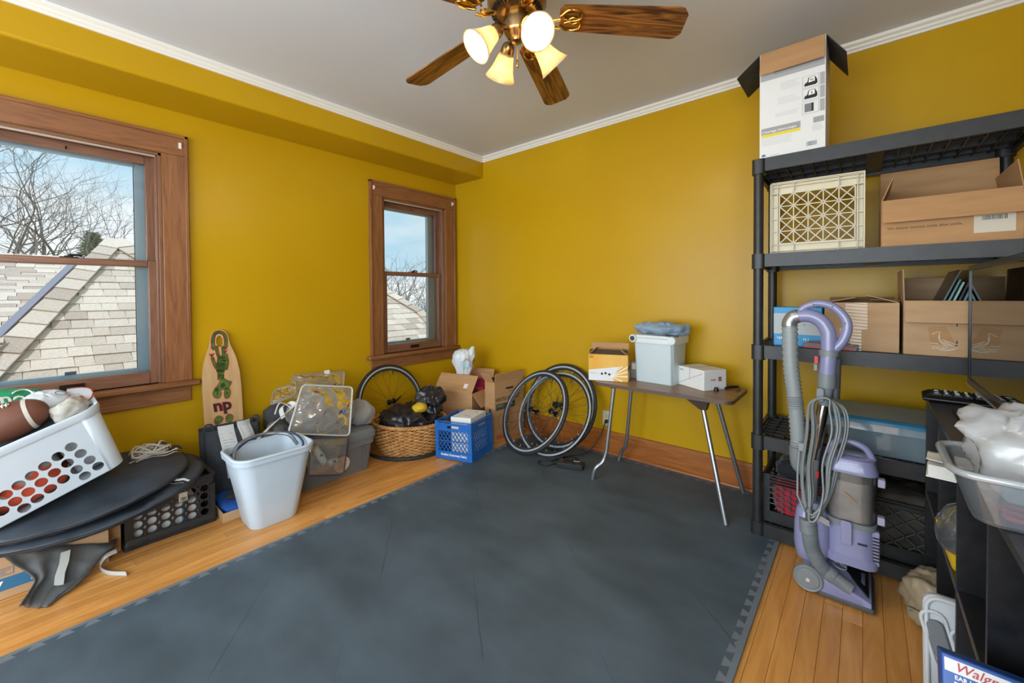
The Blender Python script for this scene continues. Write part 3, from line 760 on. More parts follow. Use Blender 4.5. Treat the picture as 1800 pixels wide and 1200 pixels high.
# ------------------------------------------------------------------ black five-tier shelf
SX0, SX1, SY0, SY1 = 2.735, 3.649, -.53, -.06
TZ = [.075, .503, .944, 1.388, 1.847]
def shelf_unit():
    t = thing('shelving_unit', 'tall black plastic five-tier shelving unit against the yellow wall', 'shelf', (SX0, SY1, 0))
    inv = T(-SX0, -SY1, 0); PW = .022
    px = (SX0+.028, SX1-.028); py = (SY0+.028, SY1-.028)
    tier = MB(); hh = .066; z1 = 0; W = SX1-SX0; D = SY1-SY0
    # rails
    for y0, y1 in ((0, .022), (D-.022, D)): tier.box(.058, W-.058, y0+.002, y1-.002, -hh+.004, z1)
    for x0, x1 in ((0, .022), (W-.022, W)): tier.box(x0+.002, x1-.002, .058, D-.058, -hh+.004, z1)
    for cx_ in (.030, W-.030):
        for cy_ in (.030, D-.030): tier.prism([(cx_+a, cy_+b) for a, b in rrect(.060, .060, .022, 4)], -hh-.004, z1+.001)
    tm = tier.mesh('tier', BLACKPL, 40)
    deck = MB()
    nx, ny = 17, 7
    for i in range(nx+1):
        x = .03+(W-.06)*i/nx; deck.box(x-.003, x+.003, .02, D-.02, -.042, -.003)
    for j in range(ny+1):
        y = .03+(D-.06)*j/ny; deck.box(.02, W-.02, y-.003, y+.003, -.034 if j % 2 else -.042, -.003)
    deck.box(W/2-.028, W/2+.028, .02, D-.02, -.05, -.004)
    # frosted web over most cells, open near the ends
    for i in range(2, nx-1):
        if abs(i-nx/2+.5) < .6: continue
        for j in range(ny):
            if (i*7+j*3) % 5 == 0 and j in (0, 6): continue
            x = .03+(W-.06)*i/nx; x2 = .03+(W-.06)*(i+1)/nx; y = .03+(D-.06)*j/ny; y2 = .03+(D-.06)*(j+1)/ny
            if j not in (1, 2, 4, 5): continue
            deck.box(x, x2, y, y2, -.012, -.006)
    dm = deck.mesh('deck_lattice', BLACKPL)
    for z in TZ:
        o = bpy.data.objects.new('tier', tm); COL.objects.link(o); o.parent = t; o.location = (0, SY0-SY1, z)
        d = bpy.data.objects.new('deck_lattice', dm); COL.objects.link(d); d.parent = o
    for a, b in zip(TZ, TZ[1:]):
        pm = MB().lathe([(PW, 0), (PW, b-a-.066), (PW, b-a-.064)], 20).mesh('post', BLACKPL, 40)
        for x in px:
            for y in py:
                o = bpy.data.objects.new('post', pm); COL.objects.link(o); o.parent = t; o.location = (x-SX0, y-SY1, a)
    for fx_, z_ in ((.030, .008), (SX1-SX0-.030, .0)):
        for fy_ in (.030, SY1-SY0-.030): MB().prism([(fx_+a, fy_+b+SY0-SY1) for a, b in rrect(.052, .052, .02, 4)], z_, .012).build('foot', BLACKPL, t)
    return t
shelf_unit()

# --- on the top tier: printed white carton with open flaps
def shredder_box():
    BK = mat('black_print', '#2a2826', .55, col2='#3a3734', scale=20)
    w, d, h = .258, .27, .51
    o, fl = carton('printed_carton', 'tall white printed carton with black flaps open on the shelf top', w, d, h, (2.765+w/2, -.50+d/2, TZ[4]), 0, WHITE_P,
                   [('F', 166, .115, CARD), ('L', 128, .13, BK), ('R', 146, .13, BK)])
    f = fplane(w, d, h, 'F')
    decal('print_band', mat('grey_print', '#a6a6a8', .6), o, f, .004, w-.004, .375, .405)
    decal('print_band', GREYINK, o, f, .060, w-.01, .392, .412, .0011)
    for i, v in enumerate((.290, .232, .172)):
        decal('picture_frame', GREYINK, o, f, .172, .2335, v, v+.054, .0007)
        decal('picture', WHITE_P, o, f, .1735, .232, v+.0012, v+.0528, .0010)
        decal('print_band', mat('grey_print', '#a6a6a8', .6), o, f, .237, .254, v, v+.054, .0007)
        if i < 2:
            mb = MB(); mb.add([(.178, v+.008, .0014), (.222, v+.008, .0014), (.228, v+.014, .0014), (.226, v+.03, .0014), (.218, v+.046, .0014), (.194, v+.044, .0014), (.190, v+.026, .0014), (.180, v+.020, .0014)], [tuple(range(8))], f)
            mb.build('picture_shape', INK, o)
            MB().add([(.194, v+.022, .0017), (.218, v+.024, .0017), (.217, v+.044, .0017), (.197, v+.042, .0017)], [(0, 1, 2, 3)], f).build('picture_page', WINK, o)
            text('90' if i == 0 else '8', .015, INK, o, f @ T(.199 if i == 0 else .203, v+.027, .002), bold=.01)
        else:
            decal('picture_shape', mat('grey_mid', '#77787a', .6), o, f, .180, .206, v+.008, v+.046, .0014)
            decal('picture_shape', INK, o, f, .206, .214, v+.008, v+.046, .0014)
    g = mat('pale_text', '#b5b5b5', .7)
    lines('fine_print', g, o, f, .085, .165, .315, .345, 5); lines('fine_print', g, o, f, .075, .165, .250, .275, 4, seed=2); lines('fine_print', g, o, f, .065, .165, .193, .206, 3, seed=3)
    decal('title_band', GREYINK, o, f, .008, .165, .118, .148); decal('yellow_band', mat('yellow_print', '#e2cd3e', .6), o, f, .008, .165, .104, .118)
    text("L'avantage micro-coupe", .0165, WINK, o, f @ T(.012, .124, .0015), bold=.008, shear=.15, sx=.86)
    lines('fine_print', INK, o, f, .03, .13, .110, .111, 1); lines('fine_print', g, o, f, .008, .16, .065, .098, 6, seed=5)
    decal('print_panel', GREYINK, o, f, .213, .252, .125, .150); lines('fine_print', WINK, o, f, .216, .25, .130, .146, 4)
    lines('fine_print', g, o, f, .21, .25, .09, .118, 6, seed=6)
    barcode(o, f, .188, .225, .025, .045, m=mat('faded_ink', '#6a7680', .7)); lines('fine_print', g, o, f, .045, .085, .004, .016, 3)
    MB().add([(.018, .026, .001), (.028, .018, .001), (.024, .012, .001), (.012, .012, .001), (.008, .018, .001)], [(0, 1, 2, 3, 4)], f).build('recycling_mark', mat('faded_ink', '#6a7680', .7), o)
shredder_box()

# --- milk crates
def side_frames(w, d): return [(fplane(w, d, 0, s), (w if s in 'FB' else d)) for s in 'FRLB']
def cream_crate():
    CR = mat('cream_plastic', '#d9cfb4', .5)
    w, h, d = .352, .345, .28     # lying on its side: the base lattice faces the room
    t = thing('milk_crate', 'cream plastic milk crate lying on its side on the shelf', 'crate', (2.808+w/2, -.44, TZ[3]-.002), math.radians(3))
    f = frame((-w/2, 0, 0), (1, 0, 0), (0, 0, 1))
    a, b, c_, e = .034, w-.034, .052, h-.052
    mb = MB(); z = 0
    for q in ((0, w, 0, c_), (0, w, e, h), (0, a, c_, e), (b, w, c_, e)): mb.box(q[0]+.001, q[1]-.001, q[2]+.001, q[3]-.001, -.024, -.018, f)
    mb.build('base_border', CR, t)
    rb = MB(); bars(rb, f, [(0, v, w, v) for v in (.003, .018, c_-.004, e+.004, h-.018, h-.003)]+[(u, 0, u, h) for u in (.003, .026, w-.026, w-.003)]+[(u, 0, u, c_) for u in (.09, .26)]+[(u, e, u, h) for u in (.09, .26)]+[(0, c_+(e-c_)*k/4, a, c_+(e-c_)*k/4) for k in (1, 2, 3)]+[(b, c_+(e-c_)*k/4, w, c_+(e-c_)*k/4) for k in (1, 2, 3)], .004, .024)
    rb.build('ribs', CR, t)
    nx, ny = 5, 4; sg = []
    for i in range(nx+1): u = a+(b-a)*i/nx; sg.append((u, c_, u, e))
    for j in range(ny+1): v = c_+(e-c_)*j/ny; sg.append((a, v, b, v))
    for i in range(nx):
        for j in range(ny):
            u0, u1, v0, v1 = a+(b-a)*i/nx, a+(b-a)*(i+1)/nx, c_+(e-c_)*j/ny, c_+(e-c_)*(j+1)/ny
            sg += [(u0, v0, u1, v1), (u0, v1, u1, v0)]
    la = MB(); bars(la, f, sg, .0042, .008); la.build('base_lattice', CR, t)
    # side walls going back, lattice windows
    for nm, fm, L in (('L', frame((-w/2, 0, 0), (0, 1, 0), (0, 0, 1)), h), ('R', frame((w/2, 0, 0), (0, 1, 0), (0, 0, 1)), h), ('T', frame((-w/2, 0, h), (0, 1, 0), (1, 0, 0)), w), ('D', frame((-w/2, 0, 0.004), (0, 1, 0), (1, 0, 0)), w)):
        m2 = MB(); bars(m2, fm, [(0, v, d, v) for v in (.015, L-.015)]+[(u, 0, u, L) for u in (.01, d-.03, d-.01)], .028, .005)
        bars(m2, fm, clipdiag(.02, d-.04, .03, L-.03, .055, 1.1), .004, .005); m2.build('side_wall', CR, t)
cream_crate()

def milk_crate(name, label, mt, w, d, h, loc, rotz, style='diamond', lat=None):
    t = thing(name, label, 'crate', loc, rotz)
    MB().box(-w/2+.004, w/2-.004, -d/2+.004, d/2-.004, 0.002, .008).build('base', mt, t)
    for s in 'FRLB':
        f = fplane(w, d, h, s); L = w if s in 'FB' else d
        mb = MB(); band = .055; rim = .062
        mb.box(.002, L-.002, 0, band, -.007, -.001, f)                       # lower band
        for c0 in (0, L-.030): mb.box(c0+.001, c0+.029, 0, h, -.009, 0, f)   # corner strips
        for v in (.001, band-.004, h-.004): mb.box(0, L, v, v+.005, -.010, .002, f)
        if style == 'diamond':
            hs = .05                                                          # hand slot
            mb.box(.01, L/2-hs, h-rim, h-.012, -.006, -.001, f); mb.box(L/2+hs, L-.01, h-rim, h-.012, -.006, -.001, f)
            mb.box(L/2-hs, L/2+hs, h-rim, h-rim+.012, -.006, -.001, f); mb.box(L/2-hs, L/2+hs, h-.026, h-.012, -.006, -.001, f)
            for k in range(4): v = h-.010-k*.014; 
            for v in (h-.016, h-.028): mb.box(0, L, v, v+.003, -.010, .002, f)
            for v in (h-.044, h-rim): mb.box(0, L/2-hs, v, v+.003, -.010, .002, f); mb.box(L/2+hs, L, v, v+.003, -.010, .002, f)
            mb.box(0, L, h-rim-.004, h-rim, -.010, .002, f)
            vm = (band+h-rim)/2; mb.box(.028, L-.028, vm-.002, vm+.002, -.008, .001, f)
            lm = MB()
            bars(lm, f, clipdiag(.03, L-.03, band, vm, .032, 1.35), .0045, .005, -.002); bars(lm, f, clipdiag(.03, L-.03, vm, h-rim, .032, 1.35), .0045, .005, -.002)
        elif style == 'wide':
            mb.box(.0, L, h-.030, h-.012, -.006, 0, f)
            for v in (h-.03, h-.02): mb.box(0, L, v, v+.003, -.010, .002, f)
            lm = MB(); bars(lm, f, clipdiag(.02, L-.02, band, h-.03, .068, .85), .005, .006, -.001)
        else:                                                                 # honeycomb
            for v in (h-.018, h-.032, h-.046): mb.box(0, L, v, v+.004, -.010, .002, f)
            lm = MB(); sa, hh_ = .019, .026; k = 0; u = .040
            while u < L-.035:
                v = band+hh_*(.5 if k % 2 else 1.0)
                while v < h-.050:
                    P6 = [(u-sa/2, v+hh_/2), (u+sa/2, v+hh_/2), (u+sa, v), (u+sa/2, v-hh_/2)]
                    bars(lm, f, [(*P6[0], *P6[1]), (*P6[1], *P6[2]), (*P6[2], *P6[3]), (u-sa/2, v+hh_/2, u-sa, v)], .0045, .006, -.001)
                    v += hh_
                u += sa*1.5; k += 1
            for v in (band+.02, band+.045, band+.07, band+.095): mb.box(0, .022, v, v+.004, -.008, .003, f)
        wall = mb.build('side_wall', mt, t)
        lm.build('lattice', lat or mt, wall)
    return t
LATTICE_GREY = mat('lattice_dark_grey', '#4a4a49', .6)  # lattice lighter than the crate walls so that it stands out
milk_crate('milk_crate', 'black honeycomb-sided milk crate holding red cloth on the lowest shelf', BLACKPL, .325, .325, .235, (2.945, -.32, TZ[0]-.002), 0, 'hex', LATTICE_GREY)
heap('red_cloth', mat('red_fabric', '#c2203a', .85, col2='#a2182e', scale=9, sheen=.3), None, (2.95, -.34, TZ[0]+.105), (.132, .13, .095), 40, .015, 12, 3, flat=.95, power=5)
tag(bpy.data.objects['red_cloth'], 'bright red fabric showing through the sides of a black crate', 'cloth')
heap('black_cloth', mat('black_fabric', '#1c1e22', .9, sheen=.2), None, (2.93, -.30, TZ[0]+.228), (.11, .11, .05), 36, .02, 14, 5, flat=.55, power=3)
tag(bpy.data.objects['black_cloth'], 'dark cloth lying on the red fabric in the honeycomb crate', 'cloth')
milk_crate('milk_crate', 'black diamond-lattice milk crate stuffed with dark clothes on the lowest shelf', BLACKPL, .325, .325, .245, (3.295, -.32, TZ[0]-.002), 0, 'wide', LATTICE_GREY)
heap('dark_clothes', mat('taupe_black_fabric', '#3a3530', .9, col2='#5c544a', scale=11), None, (3.295, -.32, TZ[0]+.13), (.140, .14, .135), 44, .018, 10, 8, flat=.9, power=5)
tag(bpy.data.objects['dark_clothes'], 'crumpled dark brown clothes filling the diamond-lattice crate', 'clothes')

# --- second tier from the top: shipping carton
def carton_a():
    w, d, h = .385, .34, .195
    o, fl = carton('shipping_carton', 'open brown shipping carton with smile slogan beside the cream crate', w, d, h, (3.212+w/2, -.50+d/2, TZ[3]-.002), 0, CARD, [('F', 158, .105), ('B', 6, .19), ('L', -20, .10), ('R', -8, .1)])
    f = fplane(w, d, h, 'F')
    text('We deliver success smile after smile.', .0145, mat('brown_ink', '#5e4632', .8), o, f @ T(.018, .072, .0008), bold=.004, sx=1.0)
    decal('shipping_label', LABELW, o, f, .262, .365, .035, .105); barcode(o, f, .282, .345, .082, .099, 4); lines('fine_print', GREYINK, o, f, .266, .36, .042, .072, 3, seed=8)
carton_a()
# --- third tier
def tier3():
    z = TZ[2]-.002
    BLUE = mat('blue_card', '#2c93cc', .45); LG = mat('light_grey_card', '#b6bdc2', .5)
    w, d, h = .192, .10, .188
    o, _ = carton('product_box', 'small blue and grey product box standing on the shelf', w, d, h, (2.822+w/2, -.455+d/2, z), math.radians(-2), BLUE, closed=True)
    f = fplane(w, d, h, 'F'); decal('grey_panel', LG, o, f, 0.001, w-.001, .058, .158)
    text('TERMINAL', .016, WINK, o, f @ T(.012, .032, .0008), bold=.012); text('N.1', .016, WINK, o, f @ T(.12, .032, .0008), bold=.012)
    lines('fine_print', mat('pale_blue_ink', '#8fc3e0', .6), o, f, .01, .1, .012, .022, 2); lines('fine_print', INK, o, f, .04, .07, .12, .14, 3)
    decal('price_label', WHITE_P, o, f, .145, .178, .135, .165, .0012); decal('drawing', GREYINK, o, f, .04, .06, .08, .10)
    w, d, h = .252, .30, .212
    o, _ = carton('taped_carton', 'brown carton sealed with a wide strip of wrinkled tape', w, d, h, (3.021+w/2, -.462+d/2, z), 0, CARD2, [('B', 70, .06), ('L', -78, .11), ('R', -72, .11)])
    f = fplane(w, d, h, 'F'); MB().grid(lambda u, v: (.075+.075*u-.02*(v < .45), .0+.212*v, .0012+.0006*math.sin(v*95+3*u)), 8, 90, f).build('packing_tape', mat('wrinkled_tape', '#c3a988', .3, coat=.4), o, smooth=60)
    MB().box(.02, .12, -.02, .10, h+.012, h+.016, RY(.06)).build('flap', CARD, o)
    w, d, h = .308, .36, .222
    o, fl = carton('record_carton', 'large open carton with a stork emblem holding upright records', w, d, h, (3.284+w/2, -.480+d/2, z), 0, CARD2, [('F', 163, .092), ('L', 2, .13), ('B', 4, .1)])
    f = fplane(w, d, h, 'F')
    BIRD = mat('bird_ink', '#d8d2c6', .7)
    MB().add([(.07, .115, .0009), (.12, .122, .0009), (.150, .05, .0009), (.08, .045, .0009)], [(0, 1, 2, 3)], f).build('brown_patch', CARD, o)
    mb = MB()
    for pts in ([(.090, .092), (.098, .098), (.106, .098), (.104, .088), (.102, .074), (.108, .062), (.120, .052), (.140, .044)], [(.090, .092), (.084, .086)], [(.106, .082), (.104, .066), (.112, .052), (.128, .040)], [(.112, .068), (.128, .060), (.146, .052), (.156, .050)], [(.118, .060), (.134, .050), (.150, .042)], [(.078, .052), (.102, .050)], [(.082, .038), (.106, .038)], [(.084, .030), (.112, .031), (.128, .036)], [(.104, .026), (.124, .026), (.146, .034)], [(.12, .024), (.14, .028), (.156, .038)], [(.122, .046), (.112, .036)]):
        mb.tube([(a, b, .0012) for a, b in pts], .0014, 5, mx=f)
    mb.build('stork_emblem', BIRD, o)
    mb = MB(); bars(mb, f, [(.128, .140, .152, .140), (.152, .140, .152, .122), (.132, .046, .152, .046), (.152, .046, .152, .066)], .003, .001, .0012); mb.build('corner_marks', INK, o)
    cols = ['#22262a', '#3f6e68', '#8aa9a0', '#25282b', '#5d7f97', '#b9c0bd', '#2a2d30', '#33373a', '#22262a', '#4d6f6b', '#2a2d30', '#1f2224']
    for i, c in enumerate(cols):
        r = MB().box(-.0035, .0035, -.15, .15, 0, .355-.012*(i % 3)-(.03 if i in (1, 2, 4, 5) else 0)).build('record_sleeve', mat('sleeve_%d' % i, c, .3), None, bevel=.0008, seg=1)
        a = .36-.010*i
        r.matrix_world = T(3.325+.0165*i, -.29, z+.012) @ RY(a)
        tag(r, ['black record sleeve', 'dark green record sleeve', 'sage record sleeve', 'black spined record sleeve', 'slate blue record sleeve', 'pale grey record sleeve', 'charcoal record sleeve', 'graphite record sleeve', 'second black record sleeve', 'teal record sleeve', 'second charcoal record sleeve', 'jet black record sleeve'][i]+' leaning in the open record carton', 'record', 'records in the carton')
    # vacuum brush lying on the front lip
    GR = mat('tool_grey', '#6d7072', .45); RED = mat('tool_red', '#c81f2e', .4)
    t = thing('vacuum_nozzle', 'flat grey vacuum nozzle with red edge lying before the cartons', 'nozzle', (2.945, -.500, z+.004), math.radians(-4))
    mb = MB(); mb.loft([[(0, -.012, .004), (0, .012, .004), (0, .012, .020), (0, -.012, .020)], [(.03, -.018, 0), (.03, .018, 0), (.03, .018, .026), (.03, -.018, .026)], [(.195, -.014, 0), (.195, .014, 0), (.195, .014, .018), (.195, -.014, .018)]])
    mb.build('body', GR, t, bevel=.003)
    MB().box(.004, .19, -.0215, -.017, .002, .008).build('red_strip', RED, t); MB().box(.02, .17, .0, .012, .024, .030).build('red_strip', mat('tool_dark_red', '#7a2026', .5), t)
    MB().lathe([(.006, 0), (.011, 0), (.011, .02), (.006, .02)], 14, frame((.178, 0, .016), (0, 1, 0), (0, 0, 1)), closed=True).build('end_ring', GR, t)
tier3()
# --- fourth tier: clear bin with teal lid
def clear_bin():
    z = TZ[1]-.002; w, d, h = .44, .33, .135
    CLR = glassmat('clear_plastic_bin', (.86, .92, .95), .03, haze=.45, hazecol=(.55, .66, .72))
    LID = mat('teal_lid', '#3f7f9f', .3, col2='#39789a', scale=4, coat=.3)
    t = thing('storage_bin', 'low clear plastic storage bin with teal lid on the fourth tier', 'storage bin', (3.025+w/2, -.495+d/2, z))
    ou = rrect(w-.03, d-.03, .03); ou2 = rrect(w, d, .03); i1 = rrect(w-.034, d-.034, .028); i2 = rrect(w-.006, d-.006, .028)
    MB().loft([ring3(ou, 0), ring3(ou2, h), ring3(i2, h), ring3(i1, .004)]).build('tub', CLR, t, smooth=40)
    rb = MB(); rb.loft([ring3(rrect(w+.016, d+.016, .03), h-.03), ring3(rrect(w+.016, d+.016, .03), h), ring3(rrect(w, d, .03), h), ring3(rrect(w, d, .03), h-.03)], closed=True)
    for k in range(8): rb.box(-w/2+.05+k*.05, -w/2+.052+k*.05, -d/2-.009, -d/2-.002, h-.03, h)
    rb.build('rim', glassmat('clear_plastic_rim', (.86, .92, .95), .05, haze=.6, hazecol=(.66, .76, .82)), t)
    MB().loft([ring3(rrect(w+.022, d+.022, .03), h), ring3(rrect(w+.022, d+.022, .03), h+.012), ring3(rrect(w-.01, d-.01, .03), h+.022), ring3(rrect(w-.05, d-.05, .03), h+.020)]).build('lid', LID, t, smooth=35)
    heap('folded_fabric', mat('slate_fabric', '#5a6d78', .9), None, (3.025+w/2-.03, -.495+d/2, z+.055), (.16, .12, .05), 32, .008, 10, 2, flat=.95, power=5)
    tag(bpy.data.objects['folded_fabric'], 'slate coloured fabric seen through the clear bin with teal lid', 'fabric')
clear_bin()

# ------------------------------------------------------------------ folding table and what stands on it
def table():
    TOP = mat('table_laminate', '#94704c', .35, col2='#7d5c3c', scale=3, stretch=(1.5, 12, 1), detail=6, distort=1)
    EDGE = mat('table_edge', '#5d4c44', .4, .2); STEEL = mat('table_steel', '#a9adb0', .3, .85)
    t = thing('folding_table', 'low folding table with walnut laminate top and tubular steel legs', 'table', (2.235, -.275, 0))
    w, d, z = .815, .41, .635
    MB().prism(rrect(w-.006, d-.006, .045, 6), z-.012, z).build('tabletop', TOP, t)
    MB().loft([ring3(rrect(w, d, .048, 6), z-.020), ring3(rrect(w, d, .048, 6), z-.001), ring3(rrect(w-.006, d-.006, .045, 6), z-.001), ring3(rrect(w-.006, d-.006, .045, 6), z-.020)], closed=True).build('edge_band', EDGE, t)
    MB().box(-.36, .36, -.17, .17, z-.018, z-.012).build('underside', mat('table_under', '#4a3a2c', .7), t)
    r = .0125; fx, fy = -2.235, .275
    # left pair has bent feet
    for (x, y), yt in (((1.841, -.501), -.43), ((1.835, -.118), -.16)):
        s = -1 if y < -.3 else 1
        yq = yt*.75+y*.25; p = [Vector((1.955+fx, yt+fy, z-.025))]+smooth_path([(1.912+fx, yq+fy, .20), (1.900+fx, yq+.01*s+fy, .145), (1.888+fx, yq*.55+y*.45+fy, .118), (1.866+fx, y*.85+yq*.15+fy, .095), (1.850+fx, y+fy, .06), (x+fx, y+fy, .012)], 6)
        MB().tube(p, r, 12).build('leg', STEEL, t, smooth=60)
    for (x, y), yt in (((2.627, -.53), -.43), ((2.618, -.085), -.16)):
        MB().tube([(2.485+fx, yt+fy, z-.055), (x+fx, y+fy, .012)], r, 12).build('leg', STEEL, t, smooth=60)
        mb = MB(); mb.loft([[(2.40+fx, yt-.03+fy, z-.02), (2.52+fx, yt-.03+fy, z-.02), (2.52+fx, yt+.03+fy, z-.02), (2.40+fx, yt+.03+fy, z-.02)], [(2.475+fx, yt-.018+fy, z-.075), (2.508+fx, yt-.018+fy, z-.075), (2.508+fx, yt+.018+fy, z-.075), (2.475+fx, yt+.018+fy, z-.075)]])
        mb.build('leg_bracket', mat('rusty_bracket', '#4b3a30', .6, .4), t)
    MB().tube([(1.955+fx, -.43+fy, z-.025), (1.955+fx, -.16+fy, z-.025)], r, 10).build('leg_crossbar', STEEL, t, smooth=60)
    MB().cbox((1.957+fx, -.43+fy, z-.024), (.04, .04, .014)).build('leg_bracket', MATS['rusty_bracket'], t)
table()
def table_things():
    z = .6355
    AMB = mat('amber_card', '#d79a14', .5, col2='#dcae4a', scale=4, stretch=(2, 1, .3)); PALE = mat('pale_card', '#d8d9dc', .5); DKF = mat('dark_flap', '#4a3d30', .7)
    w, d, h = .25, .125, .172
    o, _ = carton('snack_box', 'yellow and white product carton with open dark flaps on the table', w, d, h, (1.882, -.353, z), math.radians(20), AMB, [('F', -62, .055, DKF), ('B', -6, .065, CARD), ('R', -55, .05, CARD), ('L', -50, .05, CARD)])
    f = fplane(w, d, h, 'F'); r = fplane(w, d, h, 'R')
    MB().add([(.001, .002, .0008), (.165, .002, .0008), (.155, .022, .0008), (.148, .030, .0008), (.175, .055, .0008), (.200, .098, .0008), (.001, .068, .0008)], [tuple(range(7))], f).build('white_panel', PALE, o)
    mb = MB()
    for a in ([(.145, .030), (.19, .06), (.248, .098)], [(.145, .030), (.19, .047), (.248, .068)], [(.145, .030), (.19, .034), (.248, .036)], [(.14, .028), (.18, .020), (.215, .004)], [(.19, .075), (.205, .092), (.215, .1)]):
        p = smooth_path([(u, v, 0) for u, v in a], 5)
        for i in range(len(p)-1):
            k = .0012+.0022*i/len(p); n_ = Vector((-(p[i+1]-p[i]).y, (p[i+1]-p[i]).x, 0)).normalized()
            mb.add([(p[i]-n_*k)[:2]+(.0012,), (p[i+1]-n_*(k+.0003))[:2]+(.0012,), (p[i+1]+n_*(k+.0003))[:2]+(.0012,), (p[i]+n_*k)[:2]+(.0012,)], [(0, 1, 2, 3)], f)
    mb.build('swoosh_lines', WINK, o)
    text('SiS', .022, mat('brown_logo', '#6a4a14', .6), o, f @ T(.006, .148, .0008), bold=.02); text('GO', .019, GREYINK, o, f @ T(.010, .044, .0014)); text('isotonic', .011, GREYINK, o, f @ T(.034, .045, .0014))
    for k, (u, v) in enumerate(((.087, .047), (.110, .051), (.134, .045))):
        MB().lathe([(0, .0016), (.0075, .0016), (.0075, 0)], 16, f @ T(u, v, .0002)).build('round_icon', INK, o)
    decal('dark_panel', INK, o, r, .002, d-.002, .064, .092); decal('white_panel', PALE, o, r, .002, d-.002, .002, .064); text('SiS', .016, WINK, o, r @ T(.045, .071, .001), bold=.02); text('0013', .018, INK, o, r @ T(.02, .045, .001)); lines('fine_print', GREYINK, o, r, .02, .08, .012, .036, 5)
    # cooler
    CO = mat('cooler_plastic', '#c3cfd4', .4, col2='#bccace', scale=4); CL = mat('cooler_lid', '#d6dcdc', .4)
    w, d, h = .262, .205, .255
    t = thing('cooler', 'white hard-sided drink cooler with hinged lid on the folding table', 'cooler', (2.158, -.190, z), math.radians(-4))
    MB().loft([ring3(rrect(w-.016, d-.016, .018), 0), ring3(rrect(w, d, .02), h)]).build('body', CO, t, smooth=40)
    MB().box(w/2-.018, w/2-.010, -d/2-.001, -d/2+.002, .005, h-.005).build('corner_groove', mat('cooler_shadow_line', '#9fb0b6', .5), t)
    MB().loft([ring3(rrect(w+.026, d+.02, .022), h-.004), ring3(rrect(w+.03, d+.024, .024), h+.028), ring3(rrect(w+.02, d+.014, .024), h+.044), ring3(rrect(w-.02, d-.03, .02), h+.048)]).build('lid', CL, t, smooth=40)
    MB().box(-w/2-.004, w/2+.008, -d/2-.0135, -d/2-.008, h+.026, h+.030).build('lid_seam', mat('cooler_shadow_line', '#9fb0b6', .5), t)
    for s in (-1, 1):
        p = frame((s*(w/2-.004), -d/2-.012, h+.022), (1, 0, 0), (0, 0, 1))
        MB().lathe([(0, .012), (.023, .012), (.026, .006), (.026, -.01), (0, -.01)], 24, p).build('hinge_cap', CL, t, smooth=40)
        if s < 0: MB().lathe([(0, .0145), (.016, .0145), (.016, .008)], 20, p).build('hinge_inlay', mat('hinge_dark', '#2f3a38', .5), t, smooth=40)
    MB().box(w/2-.05, w/2+.022, -d/2-.004, -d/2+.03, h+.046, h+.052).build('strap', mat('dark_strap', '#45484a', .6), t)
    heap('blue_cloth', mat('grey_blue_fabric', '#8ea3b6', .9, col2='#7d93a8', scale=10, sheen=.2), None, (2.161, -.192, z+.335), (.165, .11, .040), 64, .022, 13, 4, lump=.5, lsc=9, flat=.85, power=2.4)
    tag(bpy.data.objects['blue_cloth'], 'crumpled grey-blue cloth heaped on the cooler lid', 'cloth')
    # shoe box
    w, d, h = .212, .165, .118; ra = math.radians(-31)
    fc = Vector((2.462, -.322, z))-(RZ(ra) @ Vector((w/2, -d/2, 0)))
    t = thing('shoe_box', 'small white shoe box with slanted lid joint and red lettering', 'box', fc, ra)
    MB().box(-w/2, w/2, -d/2, d/2, 0, h).build('body', WHITE_P, t, bevel=.003)
    f = fplane(w, d, h, 'F'); r = fplane(w, d, h, 'R'); SH = mat('box_slit', '#6f6d6a', .8)
    mb = MB(); bars(mb, f, [(.002, .012, .20, .098), (.098, .054, .100, h)], .0016, .001, .001); mb.box(.098-w/2, .1015-w/2, -d/2, d/2, h, h+.0008); mb.build('lid_slit', SH, t)
    RD = mat('red_ink', '#a04038', .6)
    text('VANS', .013, RD, t, f @ T(.016, .094, .0008), bold=.01); text('VANS', .017, RD, t, r @ T(.045, .055, .0008), bold=.01); decal('logo_stamp', RD, t, r, .105, .128, .052, .076)
    text('OFF', .009, WINK, t, r @ T(.108, .060, .0010), bold=.01)
    # pocket tool and a cap
    BK = mat('tool_black', '#222326', .35, .4)
    t = thing('bent_tool', 'black hinged pocket tool folded at an angle on the table', 'tool', (2.590, -.150, z), 0)
    mb = MB(); mb.tube([(-.045, -.045, .008), (-.03, -.005, .011), (.012, .022, .012)], [.007, .009, .008], 8); mb.build('handle', BK, t, smooth=60)
    MB().tube([(.012, .022, .012), (.024, -.01, .010), (.016, -.085, .006)], [.007, .005, .003], 8).build('jaw', mat('tool_brass', '#7a6040', .4, .7), t, smooth=60)
    t = thing('valve_cap', 'tiny black plastic cap standing beside the pocket tool', 'cap', (2.512, -.262, z))
    MB().lathe([(.013, 0), (.013, .012), (.009, .02), (.0, .021)], 12).build('cap_body', BK, t, smooth=40); MB().lathe([(.0135, .002), (.0145, .004), (.0135, .006)], 12).build('cap_ring', BK, t)
    # box edge peeking out between cooler and yellow box
    o, _ = carton('small_carton', 'plain grey carton half hidden between yellow box and cooler', .06, .12, .11, (1.990, -.155, z), math.radians(8), mat('grey_card', '#8d8984', .7), closed=True)
    decal('white_label', WHITE_P, o, fplane(.06, .12, .11, 'F'), .01, .05, .06, .1)
table_things()
def PX(px, py, ax, v):
    """point where the sight line of a photo pixel meets the plane ax = v"""
    m = SC.camera.matrix_world.to_3x3(); r, u, f = m.col[0], m.col[1], -m.col[2]
    d = f+r*((px-900)/725.4)+u*((529.68-py)/725.4); i = 'xyz'.index(ax)
    return CAMP+d*((v-CAMP[i])/d[i])
MT = .0115     # top of the foam mat
